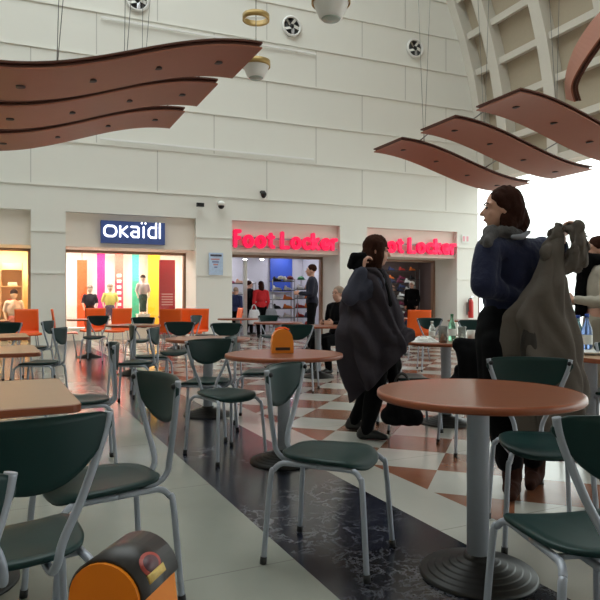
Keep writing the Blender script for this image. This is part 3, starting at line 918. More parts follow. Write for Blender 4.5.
def shoe_sign(s0, s1, label):
    t = wthing('shop_sign', label, 'sign', s0, .14, 2.5)
    c = .40; xh = .27
    def O(w_): return [arcp(w_/2, xh/2, w_/2-.02, xh/2, 0, 360, 18)]
    LT = {'F': ([[(0, 0), (0, c)], [(0, c), (.13, c)], [(0, .22), (.12, .22)]], .14), 'o': (O(.27), .26),
      't': ([[(.07, .35), (.07, .05), (.12, 0), (.15, 0)], [(0, xh), (.15, xh)]], .15),
      'L': ([[(0, c), (0, 0)], [(0, 0), (.19, 0)]], .19), 'c': ([arcp(.125, xh/2, .12, xh/2, 45, 315, 14)], .2),
      'k': ([[(0, 0), (0, c)], [(.03, .12), (.16, xh)], [(.05, .13), (.18, 0)]], .18),
      'e': ([[(.02, xh*.5), (.235, xh*.5)], arcp(.125, xh/2, .12, xh/2, 0, 310, 14)], .235), 'r': ([[(0, 0), (0, xh)], [(0, xh*.7), (.06, xh), (.12, xh)]], .12)}
    seq = 'Foot Locker'; gap = .122
    tot = sum(LT[ch][1]+gap if ch != ' ' else .16 for ch in seq)-gap
    sc = (s1-s0-.14)/tot; x = .07
    for ch in seq:
        if ch == ' ': x += .16*sc; continue
        pl, adv = LT[ch]; mb = MB()
        pl2 = [[(p[0]*sc, p[1]) for p in q] for q in pl]
        strokes(mb, pl2, .105, -.16, -.06, x, .07, 1.0)
        l = mb.build('letter', [M['pink']], t)
        x += (adv+gap)*sc
    MB().box(0, s1-s0, -.06, -.02, .05, .09).build('mounting_rail', M['steel'], t)
    MB().box(0, s1-s0, -.06, -.02, .29, .33).build('mounting_rail', M['steel'], t)
    for xx in (.1, s1-s0-.1): MB().box(xx-.03, xx+.03, -.03, .02, .1, .3).build('wall_bracket', M['steel'], t)
shoe_sign(s_of(233), s_of(340)-.05, 'pink lettered shoe shop sign, the left one, fully readable')
shoe_sign(2.22, s_of(457), 'pink lettered shoe shop sign, the right one, partly behind the woman in charcoal coat')

for (xa, ya, xb, yb, lb) in ((101, 20, 315, 55, 'upper thin white rail high on the back wall'), (100, 138.5, 313, 162, 'lower thin white rail on the back wall below the left panels')):
    sa, sb = s_of(xa), s_of(xb); z = (zw(xa, ya)+zw(xb, yb))/2
    t = wthing('wall_rail', lb, 'wall rail', sa, -.05, z, 'thin rails on the back wall')
    MB().box(0, sb-sa, -.03, .0, 0, .05).build('rail', M['shade'], t)
    for k in range(5): MB().box((sb-sa)*(k+.5)/5-.02, (sb-sa)*(k+.5)/5+.02, 0, .05, .01, .04).build('wall_bracket', M['white'], t)
# ================================================================== SHOPS
def sq(px, q): k = (px-300)/F; return (k*(D0+q*CT)+q*ST)/(CT-k*ST)
def zq(px, y, q): s = sq(px, q); return H+(300-y)*(D0+s*ST+q*CT)/F
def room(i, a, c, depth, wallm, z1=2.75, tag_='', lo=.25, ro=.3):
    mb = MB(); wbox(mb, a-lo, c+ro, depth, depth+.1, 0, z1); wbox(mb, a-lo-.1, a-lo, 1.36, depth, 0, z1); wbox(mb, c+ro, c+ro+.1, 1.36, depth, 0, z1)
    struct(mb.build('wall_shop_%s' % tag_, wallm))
    mb = MB(); wbox(mb, a-lo-.1, c+ro+.1, 1.36, depth, z1, z1+.08); struct(mb.build('ceiling', M['wall2']))
def lamp_panel(s, q, z, sx, sy, m, label):
    t = wthing('ceiling_light', label, 'ceiling light', s, q, z, 'shop ceiling lights')
    MB().box(-sx, sx, -sy, sy, -.03, .0).build('frame', M['white'], t)
    MB().box(-sx+.03, sx-.03, -sy+.03, sy-.03, -.045, -.03).build('diffuser', m, t)
warm = mat('lamp_warm', (255, 246, 236), .5, emit=22, var=.01); cool = mat('lamp_cool', (250, 250, 255), .5, emit=9, var=.01)
amber = mat('lamp_amber', (255, 232, 196), .5, emit=34, var=.01)
whitew = mat('shop_white', (250, 246, 238), .7, var=.02); greyw = mat('shop_grey', (190, 190, 200), .7, var=.05)
# 1. clothes shop
a, c = OPEN[1]; room(1, a, c, 3.3, whitew, 2.6, 'clothes')
for k, s in enumerate((a+.4, a+1.5, a+2.6)): lamp_panel(s, 2.1, 2.60, .42, .3, warm, ['left', 'middle', 'right'][k]+' ceiling light in the clothes shop window')
wp = MB(); wbox(wp, a+.07, c-.07, 1.24, 1.255, .0, LZ-.07); struct(wp.build('window_2', gm))
def banner(px0, px1, y0, y1, q, rgb, label, rgb2=None, words=0, pole=True):
    s0, s1 = sq(px0, q), sq(px1, q); z0, z1 = zq(px0, y1, q), zq(px0, y0, q); z0 = max(z0, .25)
    t = wthing('hanging_banner', label, 'banner', (s0+s1)/2, q, z0, 'coloured banners in the shop window')
    hw = (s1-s0)/2
    MB().box(-hw, hw, -.006, .006, 0, z1-z0).build('cloth', mat('banner_%d_%d_%d' % rgb, rgb, .7, var=.05), t)
    if rgb2: MB().box(-hw, hw, -.009, -.006, (z1-z0)*.05, (z1-z0)*.62).build('lower_field', mat('banner_%d_%d_%d' % rgb2, rgb2, .7), t)
    for k in range(words): MB().box(-hw*.55, hw*.55, -.013, -.009, (z1-z0)*(.15+.075*k), (z1-z0)*(.15+.075*k+.04)).build('printed_letter', M['white'], t)
    MB().tube([(0, 0, z1-z0), (0, 0, 2.6-z0)], .01, 6).build('hanger', M['wire'], t)
banner(77, 87, 260, 330, 2.9, (240, 84, 30), 'orange banner, leftmost in the shop window')
banner(97, 105, 251, 330, 2.8, (220, 30, 120), 'magenta banner, second from left in the shop window')
banner(115, 123, 252, 330, 2.7, (240, 96, 80), 'salmon banner with white lettering in the middle of the shop window', (228, 50, 80), 8)
banner(132, 139, 252, 330, 2.8, (70, 180, 160), 'teal banner in the shop window, left of the standing mannequin', (60, 170, 130))
banner(148, 160, 252, 330, 2.9, (240, 190, 30), 'yellow banner in the shop window, right of the standing mannequin')
# red poster stands near the glass
q = 1.7; s0, s1 = sq(159, q), sq(175, q); z1 = zq(167, 260, q)
t = wthing('poster_stand', 'red poster panel with white text, standing at the right of the shop window', 'poster', (s0+s1)/2, q, 0)
hw = (s1-s0)/2
MB().box(-hw, hw, -.02, .02, .12, z1).build('red_panel', mat('poster_crimson', (206, 36, 52), .5, var=.12, scale=3), t)
for k in range(5): MB().box(-hw*.7, hw*.7, -.026, -.02, .95+.075*k, .985+.075*k).build('text_line', mat('poster_pinkish', (240, 180, 180), .5), t)
MB().box(-hw, hw, -.12, .12, 0, .12).build('foot', M['steel'], t)
# mannequins on a plinth
pl = wthing('display_plinth', 'low white display plinth inside the clothes shop window', 'plinth', (a+c)/2-.2, 2.05, 0)
MB().box(-1.3, 1.2, -.32, .32, 0, .30).build('plinth_body', whitew, pl); MB().box(-1.32, 1.22, -.34, .34, .30, .34).build('plinth_top', M['white'], pl)
pb = wthing('display_block', 'tall white block that carries the standing mannequin in the window', 'plinth', sq(143, 2.0), 2.0, .34)
MB().box(-.17, .17, -.17, .17, 0, .34).build('block_body', whitew, pb); MB().box(-.18, .18, -.18, .18, .34, .36).build('block_top', M['white'], pb)
def mannequin(px, q, z, hgt, topm, legm, hairm, label, sp=.1):
    t = wthing('mannequin', label, 'mannequin', sq(px, q), q, z); k = hgt/1.2
    mb = MB(); mb.ell((0, 0, 1.11*k), (.075*k, .085*k, .10*k)); mb.caps((0, 0, .95*k), .035*k, (0, 0, 1.05*k), .03*k)
    for sx in (-1, 1):
        mb.chain([(sx*.14*k, 0, .92*k), (sx*(.20)*k, .02, .72*k), (sx*.17*k, -.08*k, .55*k)], [.04*k, .033*k, .025*k]); mb.ell((sx*.165*k, -.09*k, .52*k), (.025*k, .03*k, .04*k))
        mb.chain([(sx*.06*k, 0, .55*k), (sx*sp*.8*k, -.01, .3*k), (sx*sp*k, .02, .045*k)], [.07*k, .05*k, .03*k]); mb.ell((sx*sp*k, -.03*k, .03*k), (.035*k, .08*k, .03*k))
    mb.ell((0, 0, .78*k), (.13*k, .08*k, .2*k))
    blob('body', mb, mat('mannequin_skin', (226, 196, 176), .4), .012, t)
    mb = MB(); mb.ell((0, 0, .76*k), (.155*k, .1*k, .23*k)); mb.chain([(-.13*k, 0, .90*k), (.13*k, 0, .90*k)], [.06*k, .06*k])
    for sx in (-1, 1): mb.chain([(sx*.14*k, 0, .92*k), (sx*.20*k, .02, .73*k)], [.055*k, .05*k])
    blob('shirt', mb, topm, .014, t, folds=.006)
    mb = MB(); mb.ell((0, 0, .56*k), (.13*k, .1*k, .1*k))
    for sx in (-1, 1): mb.chain([(sx*.06*k, 0, .52*k), (sx*sp*.8*k, -.01, .3*k), (sx*sp*k, .02, .1*k)], [.085*k, .068*k, .055*k])
    blob('trousers', mb, legm, .014, t, folds=.006)
    mb = MB(); mb.ell((0, .01, 1.15*k), (.085*k, .095*k, .085*k)); blob('hair', mb, hairm, .012, t)
mannequin(90, 2.05, .34, 1.15, M['charcoal'], M['blackc'], M['hairb'], 'child mannequin in dark clothes, left in the shop window')
mannequin(110, 2.15, .34, 1.2, mat('shirt_yellow', (226, 214, 110), .8), mat('denim_grey', (84, 88, 108), .8), M['hairb'], 'child mannequin in yellow top and grey trousers in the shop window')
mannequin(143, 2.0, .70, 1.1, mat('shirt_pale', (190, 180, 176), .8), mat('trouser_green', (56, 84, 72), .8), M['hair'], 'small standing mannequin with green trousers on the block, in the shop window', .05)
# 2. left shop, warm display
a, c = OPEN[0]; room(0, a, c, 3.0, mat('shop_warm', (250, 222, 178), .7, var=.03), 2.6, 'warm')
for k, s in enumerate((c-2.6, c-1.6, c-.6)): lamp_panel(s, 2.0, 2.6, .4, .3, amber, ['left', 'middle', 'right'][k]+' ceiling light in the warm left shop')
wp = MB(); wbox(wp, a+.07, c-.07, 1.24, 1.255, .0, LZ-.07); struct(wp.build('window_3', gm))
sh = wthing('display_shelf', 'pale wooden display shelf unit in the warm left shop window', 'shelf', c-.95, 2.3, 0)
shw = wood('shelf_wood', (224, 180, 130), (232, 192, 146), .5, 0)
MB().box(-.9, .75, .18, .2, 0, 2.1).build('back_panel', shw, sh)
for x in (-.9, -.35, .2, .73): MB().box(x, x+.025, -.2, .18, 0, 2.1).build('upright', shw, sh)
for z in (.1, .55, 1.0, 1.45, 1.9): MB().box(-.9, .755, -.2, .18, z, z+.03).build('shelf_board', shw, sh)
cols = [(240, 236, 230), (226, 120, 110), (70, 60, 60), (236, 200, 190), (220, 230, 226), (190, 90, 80), (250, 246, 240), (60, 56, 62), (214, 160, 120)]
def folded(m):
    mb = MB()
    for k in range(3): mb.box(-.12+.004*k, .12-.006*k, -.09, .09-.004*k, .035*k, .035*k+.03)
    return mb
fi = 0
names = ['on the bottom board', 'on the lower board', 'on the middle board', 'on the upper board']
for zi, z in enumerate((.13, .58, 1.03, 1.48)):
    for xi, x in enumerate((-.6, -.06, .5)):
        cc_ = cols[(zi*3+xi*2) % len(cols)]
        nmc = {(240,236,230):'cream',(226,120,110):'coral',(70,60,60):'dark brown',(236,200,190):'pale pink',(220,230,226):'pale grey',(190,90,80):'brick red',(250,246,240):'white',(60,56,62):'charcoal',(214,160,120):'tan'}[cc_]
        o = folded(0).build('folded_clothes', mat('fold_%d_%d_%d' % cc_, cc_, .8)); o.location = W(c-.95+x, 2.28, z); o.rotation_euler.z = TH
        tag(o, '%s folded stack %s, %s bay, lit shelf in left shop' % (nmc, names[zi], ['left', 'middle', 'right'][xi]), 'clothes', 'folded clothes on the lit shelf')
mannequin(14, 1.75, 0.0, 1.35, mat('dress_pink', (240, 210, 200), .8), mat('dress_low', (226, 130, 120), .8), M['hair'], 'pale dressed child mannequin standing in the warm left shop window')
# 3/4 shoe shops
spot = mat('spot_bulb', (255, 252, 244), .5, emit=22, var=.01)
def spotlight(px, q, y, label):
    t = wthing('spot_lamp', label, 'spot lamp', sq(px, q), q, zq(px, y, q), 'track spots in the shoe shops')
    MB().lathe([(0, .0), (.05, .0), (.07, .1), (.05, .14), (0, .14)], 20).build('housing', M['black'], t)
    MB().ell((0, 0, -.005), (.055, .055, .03)).build('bulb', spot, t); MB().tube([(0, 0, .13), (0, 0, 2.75-zq(px, y, q))], .012, 6).build('stem', M['black'], t)
sneaker_cols = [(30, 30, 34), (210, 210, 214), (190, 60, 50), (230, 120, 50), (60, 70, 110), (120, 40, 70), (240, 240, 240), (170, 130, 110)]
cn = ['black', 'pale grey', 'red', 'orange', 'navy', 'maroon', 'white', 'tan']
def sneaker_mesh(ci):
    mb = MB(); mb.chain([(-.09, 0, .045), (.04, 0, .04), (.12, 0, .032)], [.045, .042, .03]); mb.caps((-.085, 0, .06), .035, (-.08, 0, .1), .036); mb.box(-.14, .15, -.045, .045, 0, .02)
    return mb
snk = []
for ci, cc_ in enumerate(sneaker_cols):
    o = blob('sneaker', sneaker_mesh(ci), mat('sneaker_%d' % ci, cc_, .6), .012, smooth=2); snk.append(o); o.location = (0, 0, -50)
used = {}
def shoe(ci, s, q, z, where):
    o = snk[ci]
    if ci in used:
        o = snk[ci].copy(); COL.objects.link(o)
    used[ci] = 1
    o.location = W(s, q, z); o.rotation_euler.z = TH+random.uniform(-.2, .2)+.3; o.scale = (1.15,)*3
    tag(o, '%s sneaker, %s' % (cn[ci], where), 'shoe', 'sneakers on display in the shoe shops')
a, c = OPEN[2]; room(2, a, c, 4.2, greyw, 2.75, 'shoes_near', .25, .65)
for k, (s, q) in enumerate(((a+.8, 2.6), (c-.3, 2.6), (a+.9, 3.6), (c-.2, 3.6))): lamp_panel(s, q, 2.75, .3, .3, cool, ['front left', 'front right', 'rear left', 'rear right'][k]+' ceiling light in the left shoe shop')
for px, y, lb in ((245, 259, 'left'), (262, 259, 'right')): spotlight(px, 2.0, y, lb+' glowing spot lamp at the top of the left shoe shop entrance')
def rack(label, s, q, w_, h, levels, side='shop'):
    t = wthing('display_rack', label, 'shoe rack', s, q, 0)
    for x in (-w_/2, w_/2):
        for y in (-.15, .15): MB().box(x-.012, x+.012, y-.012, y+.012, 0, h).build('upright', M['steel'], t)
    zs = []
    for k in range(levels):
        z = .25+(h-.3)*k/(levels-1); zs.append(z); MB().box(-w_/2, w_/2, -.16, .16, z-.02, z).build('shelf_board', mat('rack_dark', (44, 42, 48), .5), t)
    return zs
lv = ['bottom', 'second', 'third', 'fourth', 'fifth', 'sixth', 'top']
def fill(s, q, w_, zs, n, name):
    for k, z in enumerate(zs):
        for i in range(n):
            x = -w_/2+w_*(i+.5)/n
            shoe(random.randrange(8), s+x, q, z+.002, '%s board, %s from left, %s' % (lv[k], ['first', 'second', 'third', 'fourth', 'fifth'][i], name))
q = 2.3; s = sq(282, q); zs = rack('dark free standing shoe rack in the middle of the left shoe shop', s, q, .75, 1.75, 6); fill(s, q, .75, zs, 2, 'middle rack of left shoe shop')
q = 2.4; s = sq(300, 2.4); zs = rack('dark shoe rack on the right side of the left shoe shop', s+.15, q, .6, 1.5, 5); fill(s+.15, q, .6, zs, 2, 'right rack of left shoe shop')
q = 3.6; s = sq(240, q); zs = rack('shoe rack behind the entrance post in the left shoe shop', s, q, 1.0, 1.7, 5); fill(s, q, 1.0, zs, 3, 'rack behind the entrance post')
# caps on the middle rack
for px, col, nm in ((281, (190, 190, 180), 'grey'), (290, (110, 40, 50), 'maroon'), (301, (70, 170, 100), 'green')):
    q = 2.3 if px < 296 else 2.4
    mb = MB(); mb.lathe([(.12, 0), (.115, .05), (.08, .1), (0, .125)], 24); 
    t = wthing('baseball_cap', '%s cap on top of the shoe racks in the left shop' % nm, 'cap', sq(px, q), q, 1.755 if px < 296 else 1.755, 'caps on the racks')
    mb.build('crown', mat('cap_'+nm, col, .8), t)
    MB().lathe([(0, 0), (.12, 0), (.12, .01), (0, .01)], 20, c=(.03, -.09, 0), sx=.8).build('visor', MATS['cap_'+nm], t)
    if px > 296: 
        st = MB(); st.tube([(0, 0, 0), (0, 0, -.21)], .015, 8); st.build('stand', M['steel'], t)
q = 4.15; t = wthing('wall_panel', 'royal blue panel on the back wall of the left shoe shop', 'panel', sq(281, q), q, 1.2)
w_ = (sq(292, q)-sq(270, q))/2; MB().box(-w_, w_, -.03, 0, .2, 1.5).build('blue_board', mat('panel_blue', (44, 74, 168), .5, var=.03), t); MB().box(-w_, w_, -.05, 0, .16, .2).build('ledge', M['steel'], t)
q = 1.5; t = wthing('entrance_post', 'pale upright anti-theft post at the left of the shoe shop entrance', 'post', sq(245, q), q, 0)
MB().box(-.05, .05, -.06, .06, .05, 2.25).build('column', M['white'], t); MB().box(-.12, .12, -.14, .14, 0, .05).build('foot', M['steel'], t); MB().lathe([(0, 2.25), (.05, 2.25), (.04, 2.3), (0, 2.31)], 16).build('top_cap', M['white'], t)
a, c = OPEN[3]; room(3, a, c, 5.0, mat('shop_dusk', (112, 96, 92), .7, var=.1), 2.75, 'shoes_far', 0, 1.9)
for k, (s, q) in enumerate(((c-1.6, 2.5), (c+.2, 3.6))): lamp_panel(s, q, 2.75, .3, .3, cool, ['front', 'rear'][k]+' ceiling light in the right shoe shop')
spotlight(411, 2.2, 261, 'glowing spot lamp at the top of the right shoe shop entrance')
q = 2.3; s = sq(400, q); zs = rack('shoe rack beside the white haired man in the right shoe shop', s, q, .95, 1.75, 6); fill(s, q, .95, zs, 3, 'side rack of right shoe shop')
q = 4.6; s = sq(400, q)-.4; zs = rack('rear wall shoe rack in the right shoe shop', s, q, 2.4, 2.3, 7); fill(s, q, 2.4, zs, 5, 'rear rack of right shoe shop')

# ================================================================== PEOPLE
def dirv(a): return Vector((math.cos(a), math.sin(a), 0))
def head_shapes(mb, c, yaw, k=1., pitch=0.):
    """c = centre of skull, looks along yaw"""
    r = Matrix.Rotation(yaw-PI/2, 3, 'Z') @ Matrix.Rotation(pitch, 3, 'X')   # local +Y = forward
    T = lambda x, y, z: c+r @ Vector((x*k, y*k, z*k))
    mb.ell(T(0, -.012, .025), (.074*k, .092*k, .092*k), r)
    mb.ell(T(0, .025, -.035), (.058*k, .066*k, .078*k), r)
    mb.ell(T(0, .055, -.088), (.026*k, .026*k, .024*k), r)
    mb.ell(T(0, .082, -.058), (.022*k, .014*k, .012*k), r)
    mb.caps(T(0, .080, .012), .008*k, T(0, .108, -.024), .0125*k)
    for s in (-1, 1):
        mb.ell(T(s*.073, -.01, -.012), (.010*k, .018*k, .03*k), r); mb.ell(T(s*.032, .062, .028), (.028*k, .018*k, .010*k), r); mb.ell(T(s*.036, .055, -.025), (.022*k, .022*k, .02*k), r)
    return T, r
def face_parts(T, r, root, off, k=1.):
    for s in (-1, 1):
        MB().ell(T(s*.030, .081, .008), (.013*k, .006*k, .0065*k), r, 12, 8).build('eye', mat('eye_dark', (40, 30, 28), .3), root, off)
        MB().tube([T(s*.014, .090, .030), T(s*.032, .086, .036), T(s*.05, .070, .030)], .0035*k, 6).build('eyebrow', M['hair'], root, off)
    MB().ell(T(0, .0925, -.058), (.021*k, .006*k, .007*k), r, 12, 8).build('lips', M['lip'], root, off)
def hand(mb, wrist, fwd, palm_n, k=1., curl=1.2, side=1):
    """palm and five fingers; fwd = direction of the metacarpals, palm_n = way the palm faces"""
    f = Vector(fwd).normalized(); n = (Vector(palm_n)-f*f.dot(Vector(palm_n))).normalized(); s = f.cross(n)*side
    w = Vector(wrist)
    mb.caps(w+f*.015*k+s*.018*k, .016*k, w+f*.07*k+s*.024*k, .014*k); mb.caps(w+f*.015*k-s*.014*k, .016*k, w+f*.07*k-s*.02*k, .014*k); mb.caps(w+f*.01*k, .019*k, w+f*.07*k, .015*k)
    for i, (o, L_) in enumerate(((.032, .066), (.011, .076), (-.011, .072), (-.032, .056))):
        p = w+f*.082*k+s*o*k; d = f.copy(); pts = [p-f*.015*k]; ang = 0
        for seg in (.45, .32, .25):
            pts.append(p); ang += curl*.55
            d = f*math.cos(ang)+n*math.sin(ang); p = p+d*L_*seg*k*1.05
        pts.append(p)
        mb.chain(pts, [.009*k, .0088*k, .0084*k, .0078*k, .007*k][:len(pts)])
    p = w+f*.02*k+s*.03*k
    mb.chain([p, p+(f*.5+s*.7+n*.35).normalized()*.034*k, p+(f*.5+s*.7+n*.35).normalized()*.034*k+(f*.8+n*.7).normalized()*.03*k, p+(f*.5+s*.7+n*.35).normalized()*.034*k+(f*.6+n*.9-s*.2).normalized()*.055*k], [.012*k, .0105*k, .0095*k, .008*k])
def foot(mb, ankle, yaw, k=1., r=.032, up=0.):
    d = dirv(yaw); a = Vector(ankle)
    mb.caps(a+Vector((0, 0, -.0))-d*.02*k, r*k, Vector((a.x, a.y, up+r*k))-d*.035*k, r*k); mb.chain([Vector((a.x, a.y, up+r*k*1.0))-d*.035*k, Vector((a.x, a.y, up+r*k*.95))+d*.07*k, Vector((a.x, a.y, up+r*k*.6))+d*.14*k], [r*k, r*k*.95, r*k*.6])

def simple_person(label, base, yaw, hgt, top, leg, hair, arms='down', seated=False, extras=None, long_hair=False, jacket_len=.0, skin=None):
    """distant figure, own coordinates: x right, y forward, scaled from 1.7 m"""
    k = hgt/1.7
    off = Vector((0, 0, 0)); V = lambda x, y, z: Vector((x*k, y*k, z*k))
    if not seated:
        hipz = .90; hips = [(s*.085, 0, hipz) for s in (-1, 1)]; kn = [(s*.09, .03, .49) for s in (-1, 1)]; an = [(s*.095, -.02+.06*s, .08) for s in (-1, 1)]
    else:
        hipz = .53; hips = [(s*.085, -.05, hipz) for s in (-1, 1)]; kn = [(s*.12, .36, .50) for s in (-1, 1)]; an = [(s*.11, .34+.06*s, .08) for s in (-1, 1)]
    dz = hipz-.90; ty = -.05 if seated else 0
    if arms == 'down': ar = [[(s*.185, ty, 1.38+dz), (s*.23, ty-.02, 1.10+dz), (s*.21, ty+.08, .88+dz)] for s in (-1, 1)]
    elif arms == 'front': ar = [[(s*.185, ty, 1.38+dz), (s*.23, ty+.02, 1.12+dz), (s*.12, ty+.25, 1.14+dz)] for s in (-1, 1)]
    else: ar = [[(s*.185, ty, 1.38+dz), (s*.25, ty-.05, 1.12+dz), (s*.08, ty+.2, 1.28+dz)] for s in (-1, 1)]
    mb = MB()
    T, r = head_shapes(mb, V(0, ty+.02, 1.59+dz), PI/2, k)
    mb.caps(V(0, ty-.01, 1.40+dz), .055*k, V(0, ty+.005, 1.52+dz), .05*k)
    mb.ell(V(0, ty, 1.24+dz), (.155*k, .10*k, .22*k)); mb.ell(V(0, ty, .98+dz), (.15*k, .105*k, .16*k)); mb.caps(V(-.14, ty, 1.39+dz), .06*k, V(.14, ty, 1.39+dz), .06*k)
    for i, s in enumerate((-1, 1)):
        mb.chain([V(*hips[i]), V(*kn[i]), V(*an[i])], [.085*k, .058*k, .036*k]); foot(mb, V(*an[i]), PI/2, k)
        mb.chain([V(*p) for p in ar[i]], [.05*k, .04*k, .028*k])
        p1, p2 = V(*ar[i][1]), V(*ar[i][2]); hand(mb, p2, p2-p1, (-s, .2, 0), k, .8, s)
    body = blob('person', mb, skin or M['skin'], .009*k, None, None, 3)
    body.location = base; body.rotation_euler.z = yaw-PI/2; tag(body, label, 'person')
    face_parts(T, r, body, None, k)
    g = 1.18
    mb = MB(); mb.ell(V(0, ty, 1.24+dz), (.18*k, .125*k, .25*k)); mb.ell(V(0, ty, .98+dz-jacket_len/2), (.175*k, .13*k, (.16+jacket_len/2)*k)); mb.caps(V(-.145, ty, 1.385+dz), .075*k, V(.145, ty, 1.385+dz), .075*k)
    for i in range(2): mb.chain([V(*ar[i][0]), V(*ar[i][1]), V(*ar[i][1]).lerp(V(*ar[i][2]), .92)], [.068*k, .055*k, .042*k])
    blob('jacket', mb, top, .014*k, body, None, 3, folds=.01)
    mb = MB(); mb.ell(V(0, ty, .93+dz), (.165*k, .12*k, .12*k))
    for i in range(2): mb.chain([V(*hips[i]), V(*kn[i]), V(*an[i])], [.105*k, .072*k, .055*k])
    blob('trousers', mb, leg, .014*k, body, None, 3, folds=.006)
    for i in range(2):
        mb = MB(); foot(mb, V(*an[i]), PI/2, k, .042); blob('shoe', mb, M['black'], .01*k, body, None, 2)
    mb = MB(); c_ = V(0, ty+.02, 1.59+dz)
    mb.ell(c_+V(0, -.025, .045), (.088*k, .095*k, .088*k))
    if long_hair: mb.ell(c_+V(0, -.06, -.05), (.095*k, .065*k, .15*k))
    blob('hair', mb, hair, .011*k, body, None, 2, folds=.004, fscale=25)
    return body
W_ = lambda px, q: W(sq(px, q), q, 0)
p = simple_person('person in red jacket carrying bags, seen from behind in the shoe shop entrance', W_(261, 1.0), rad(112), 1.64, M['red'], M['blackc'], M['hair'], long_hair=True)
def bag(label, loc, m, w, h):
    t = thing('shopping_bag', label, 'bag', loc, .4)
    mb = MB(); n = 24; vs = []; fs = []
    for j, (kx, z) in enumerate(((.8, 0), (1, .05*h), (1.05, .4*h), (.9, .8*h), (.72, h))):
        for i in range(n):
            a_ = 2*PI*i/n; x_ = math.copysign(abs(math.cos(a_))**.6, math.cos(a_)); y_ = math.copysign(abs(math.sin(a_))**.6, math.sin(a_))
            vs.append((w/2*kx*x_*(1+.08*math.sin(5*a_+j)), .07*kx*y_*(1+.1*math.cos(7*a_)), z))
    for j in range(4):
        for i in range(n): fs.append((j*n+i, j*n+(i+1) % n, (j+1)*n+(i+1) % n, (j+1)*n+i))
    fs.append(tuple(range(n))[::-1]); fs.append(tuple(4*n+i for i in range(n)))
    mb.add(vs, fs, True); mb.build('bag_body', m, t)
    for y in (-.03, .03): MB().tube(smooth_path([(-w*.25, y, h*.97), (-w*.1, y, h*1.3), (w*.1, y, h*1.3), (w*.25, y, h*.97)]), .008, 6).build('handle', m, t)
bag('white plastic bag in the left hand of the person in red', W_(254, .9)+Vector((0, 0, .40)), M['bagw'], .34, .42)
bag('grey shopping bag in the right hand of the person in red', W_(271, .9)+Vector((0, 0, .38)), M['bagg'], .36, .46)
simple_person('person in navy jacket standing at the right of the left shoe shop entrance', G(312, 13.6), rad(178), 1.86, mat('navy_jacket', (26, 28, 46), .9), M['blackc'], M['hair'], 'front')
simple_person('person in dark navy coat at the left edge of the left shoe shop', W_(236, .7), rad(60), 1.45, mat('navy_coat', (36, 44, 86), .9), M['blackc'], M['hairb'])
simple_person('person in dark clothes browsing between post and red jacket', W_(249, 2.6), rad(30), 1.7, M['blackc'], M['blackc'], M['hair'])
simple_person('white haired person in black jacket standing in the right shoe shop', W_(412, 1.7), rad(240), 1.72, M['blackc'], M['blackc'], mat('hair_white', (230, 228, 224), .6), 'down')
simple_person('grey haired person in black sitting left of the charcoal coat', Vector((.56, 9.6, 0)), rad(222), 1.66, M['blackc'], M['blackc'], M['hairb'], 'front', True)
# stool for the sitter is one more cafe chair
chair(.60, 9.63, -.74, -.67, 'green chair the grey haired person sits on', GC)
simple_person('person in stone coloured jacket with black scarf at the right edge, facing left', G(598, 5.45), rad(176), 1.64, M['stone'], mat('stone_trousers', (150, 144, 132), .9), M['hair2'], 'front', long_hair=True, jacket_len=.3)
pr = [o for o in COL.objects if o.name.startswith('person')][-1]
mb = MB(); mb.chain([(-.03, .09, 1.46), (.0, .13, 1.3), (.02, .14, 1.0)], [.06, .06, .055]); mb.chain([(-.1, -.02, 1.44), (0, .08, 1.46), (.1, -.02, 1.44)], [.055, .06, .055]); blob('scarf', mb, M['blackc'], .012, pr, folds=.01)
for ci, o in enumerate(snk):
    if ci not in used: bpy.data.objects.remove(o)
def loft(name, rings, m, parent, off, n=72, folds=.02, nf=9, thick=.008, steps=9, seed=0., crease=.3):
    """cloth hanging in folds; rings = (centre, rx, ry, tilt)"""
    cs = smooth_path([r[0] for r in rings], steps)
    def interp(k, j):
        i = min(len(rings)-2, k//steps); t_ = (k-i*steps)/steps
        return rings[i][j]*(1-t_)+rings[i+1][j]*t_
    vs = []; fs = []; N = len(cs)
    for k, c in enumerate(cs):
        rx, ry, tl = interp(k, 1), interp(k, 2), interp(k, 3); g = k/(N-1)
        for i in range(n):
            a = 2*PI*i/n
            f_ = 1+folds*g*2.2*math.sin(nf*a+1.5*math.sin(3*g+seed)+seed)+folds*1.3*noise.noise((math.cos(a)*1.6+seed, math.sin(a)*1.6, g*2.2))
            x, y = rx*math.cos(a)*f_, ry*math.sin(a)*f_
            cr_ = abs(noise.noise(Vector((x*7+y*9+seed, y*4, (c.z+.9*x)*3.2))))-.2
            vs.append(c+Vector((x*(1+crease*cr_), y*(1+crease*2*cr_), tl*x)))
    for k in range(N-1):
        for i in range(n): fs.append((k*n+i, k*n+(i+1) % n, (k+1)*n+(i+1) % n, (k+1)*n+i))
    mb = MB(); mb.add(vs, fs, True); fs2 = tuple(range(n)); mb.f.append(list(fs2)[::-1]); mb.mi.append(0); mb.sm.append(False)
    o = mb.build(name, m, parent, off)
    md = o.modifiers.new('thickness', 'SOLIDIFY'); md.thickness = thick; md.offset = -1
    return o

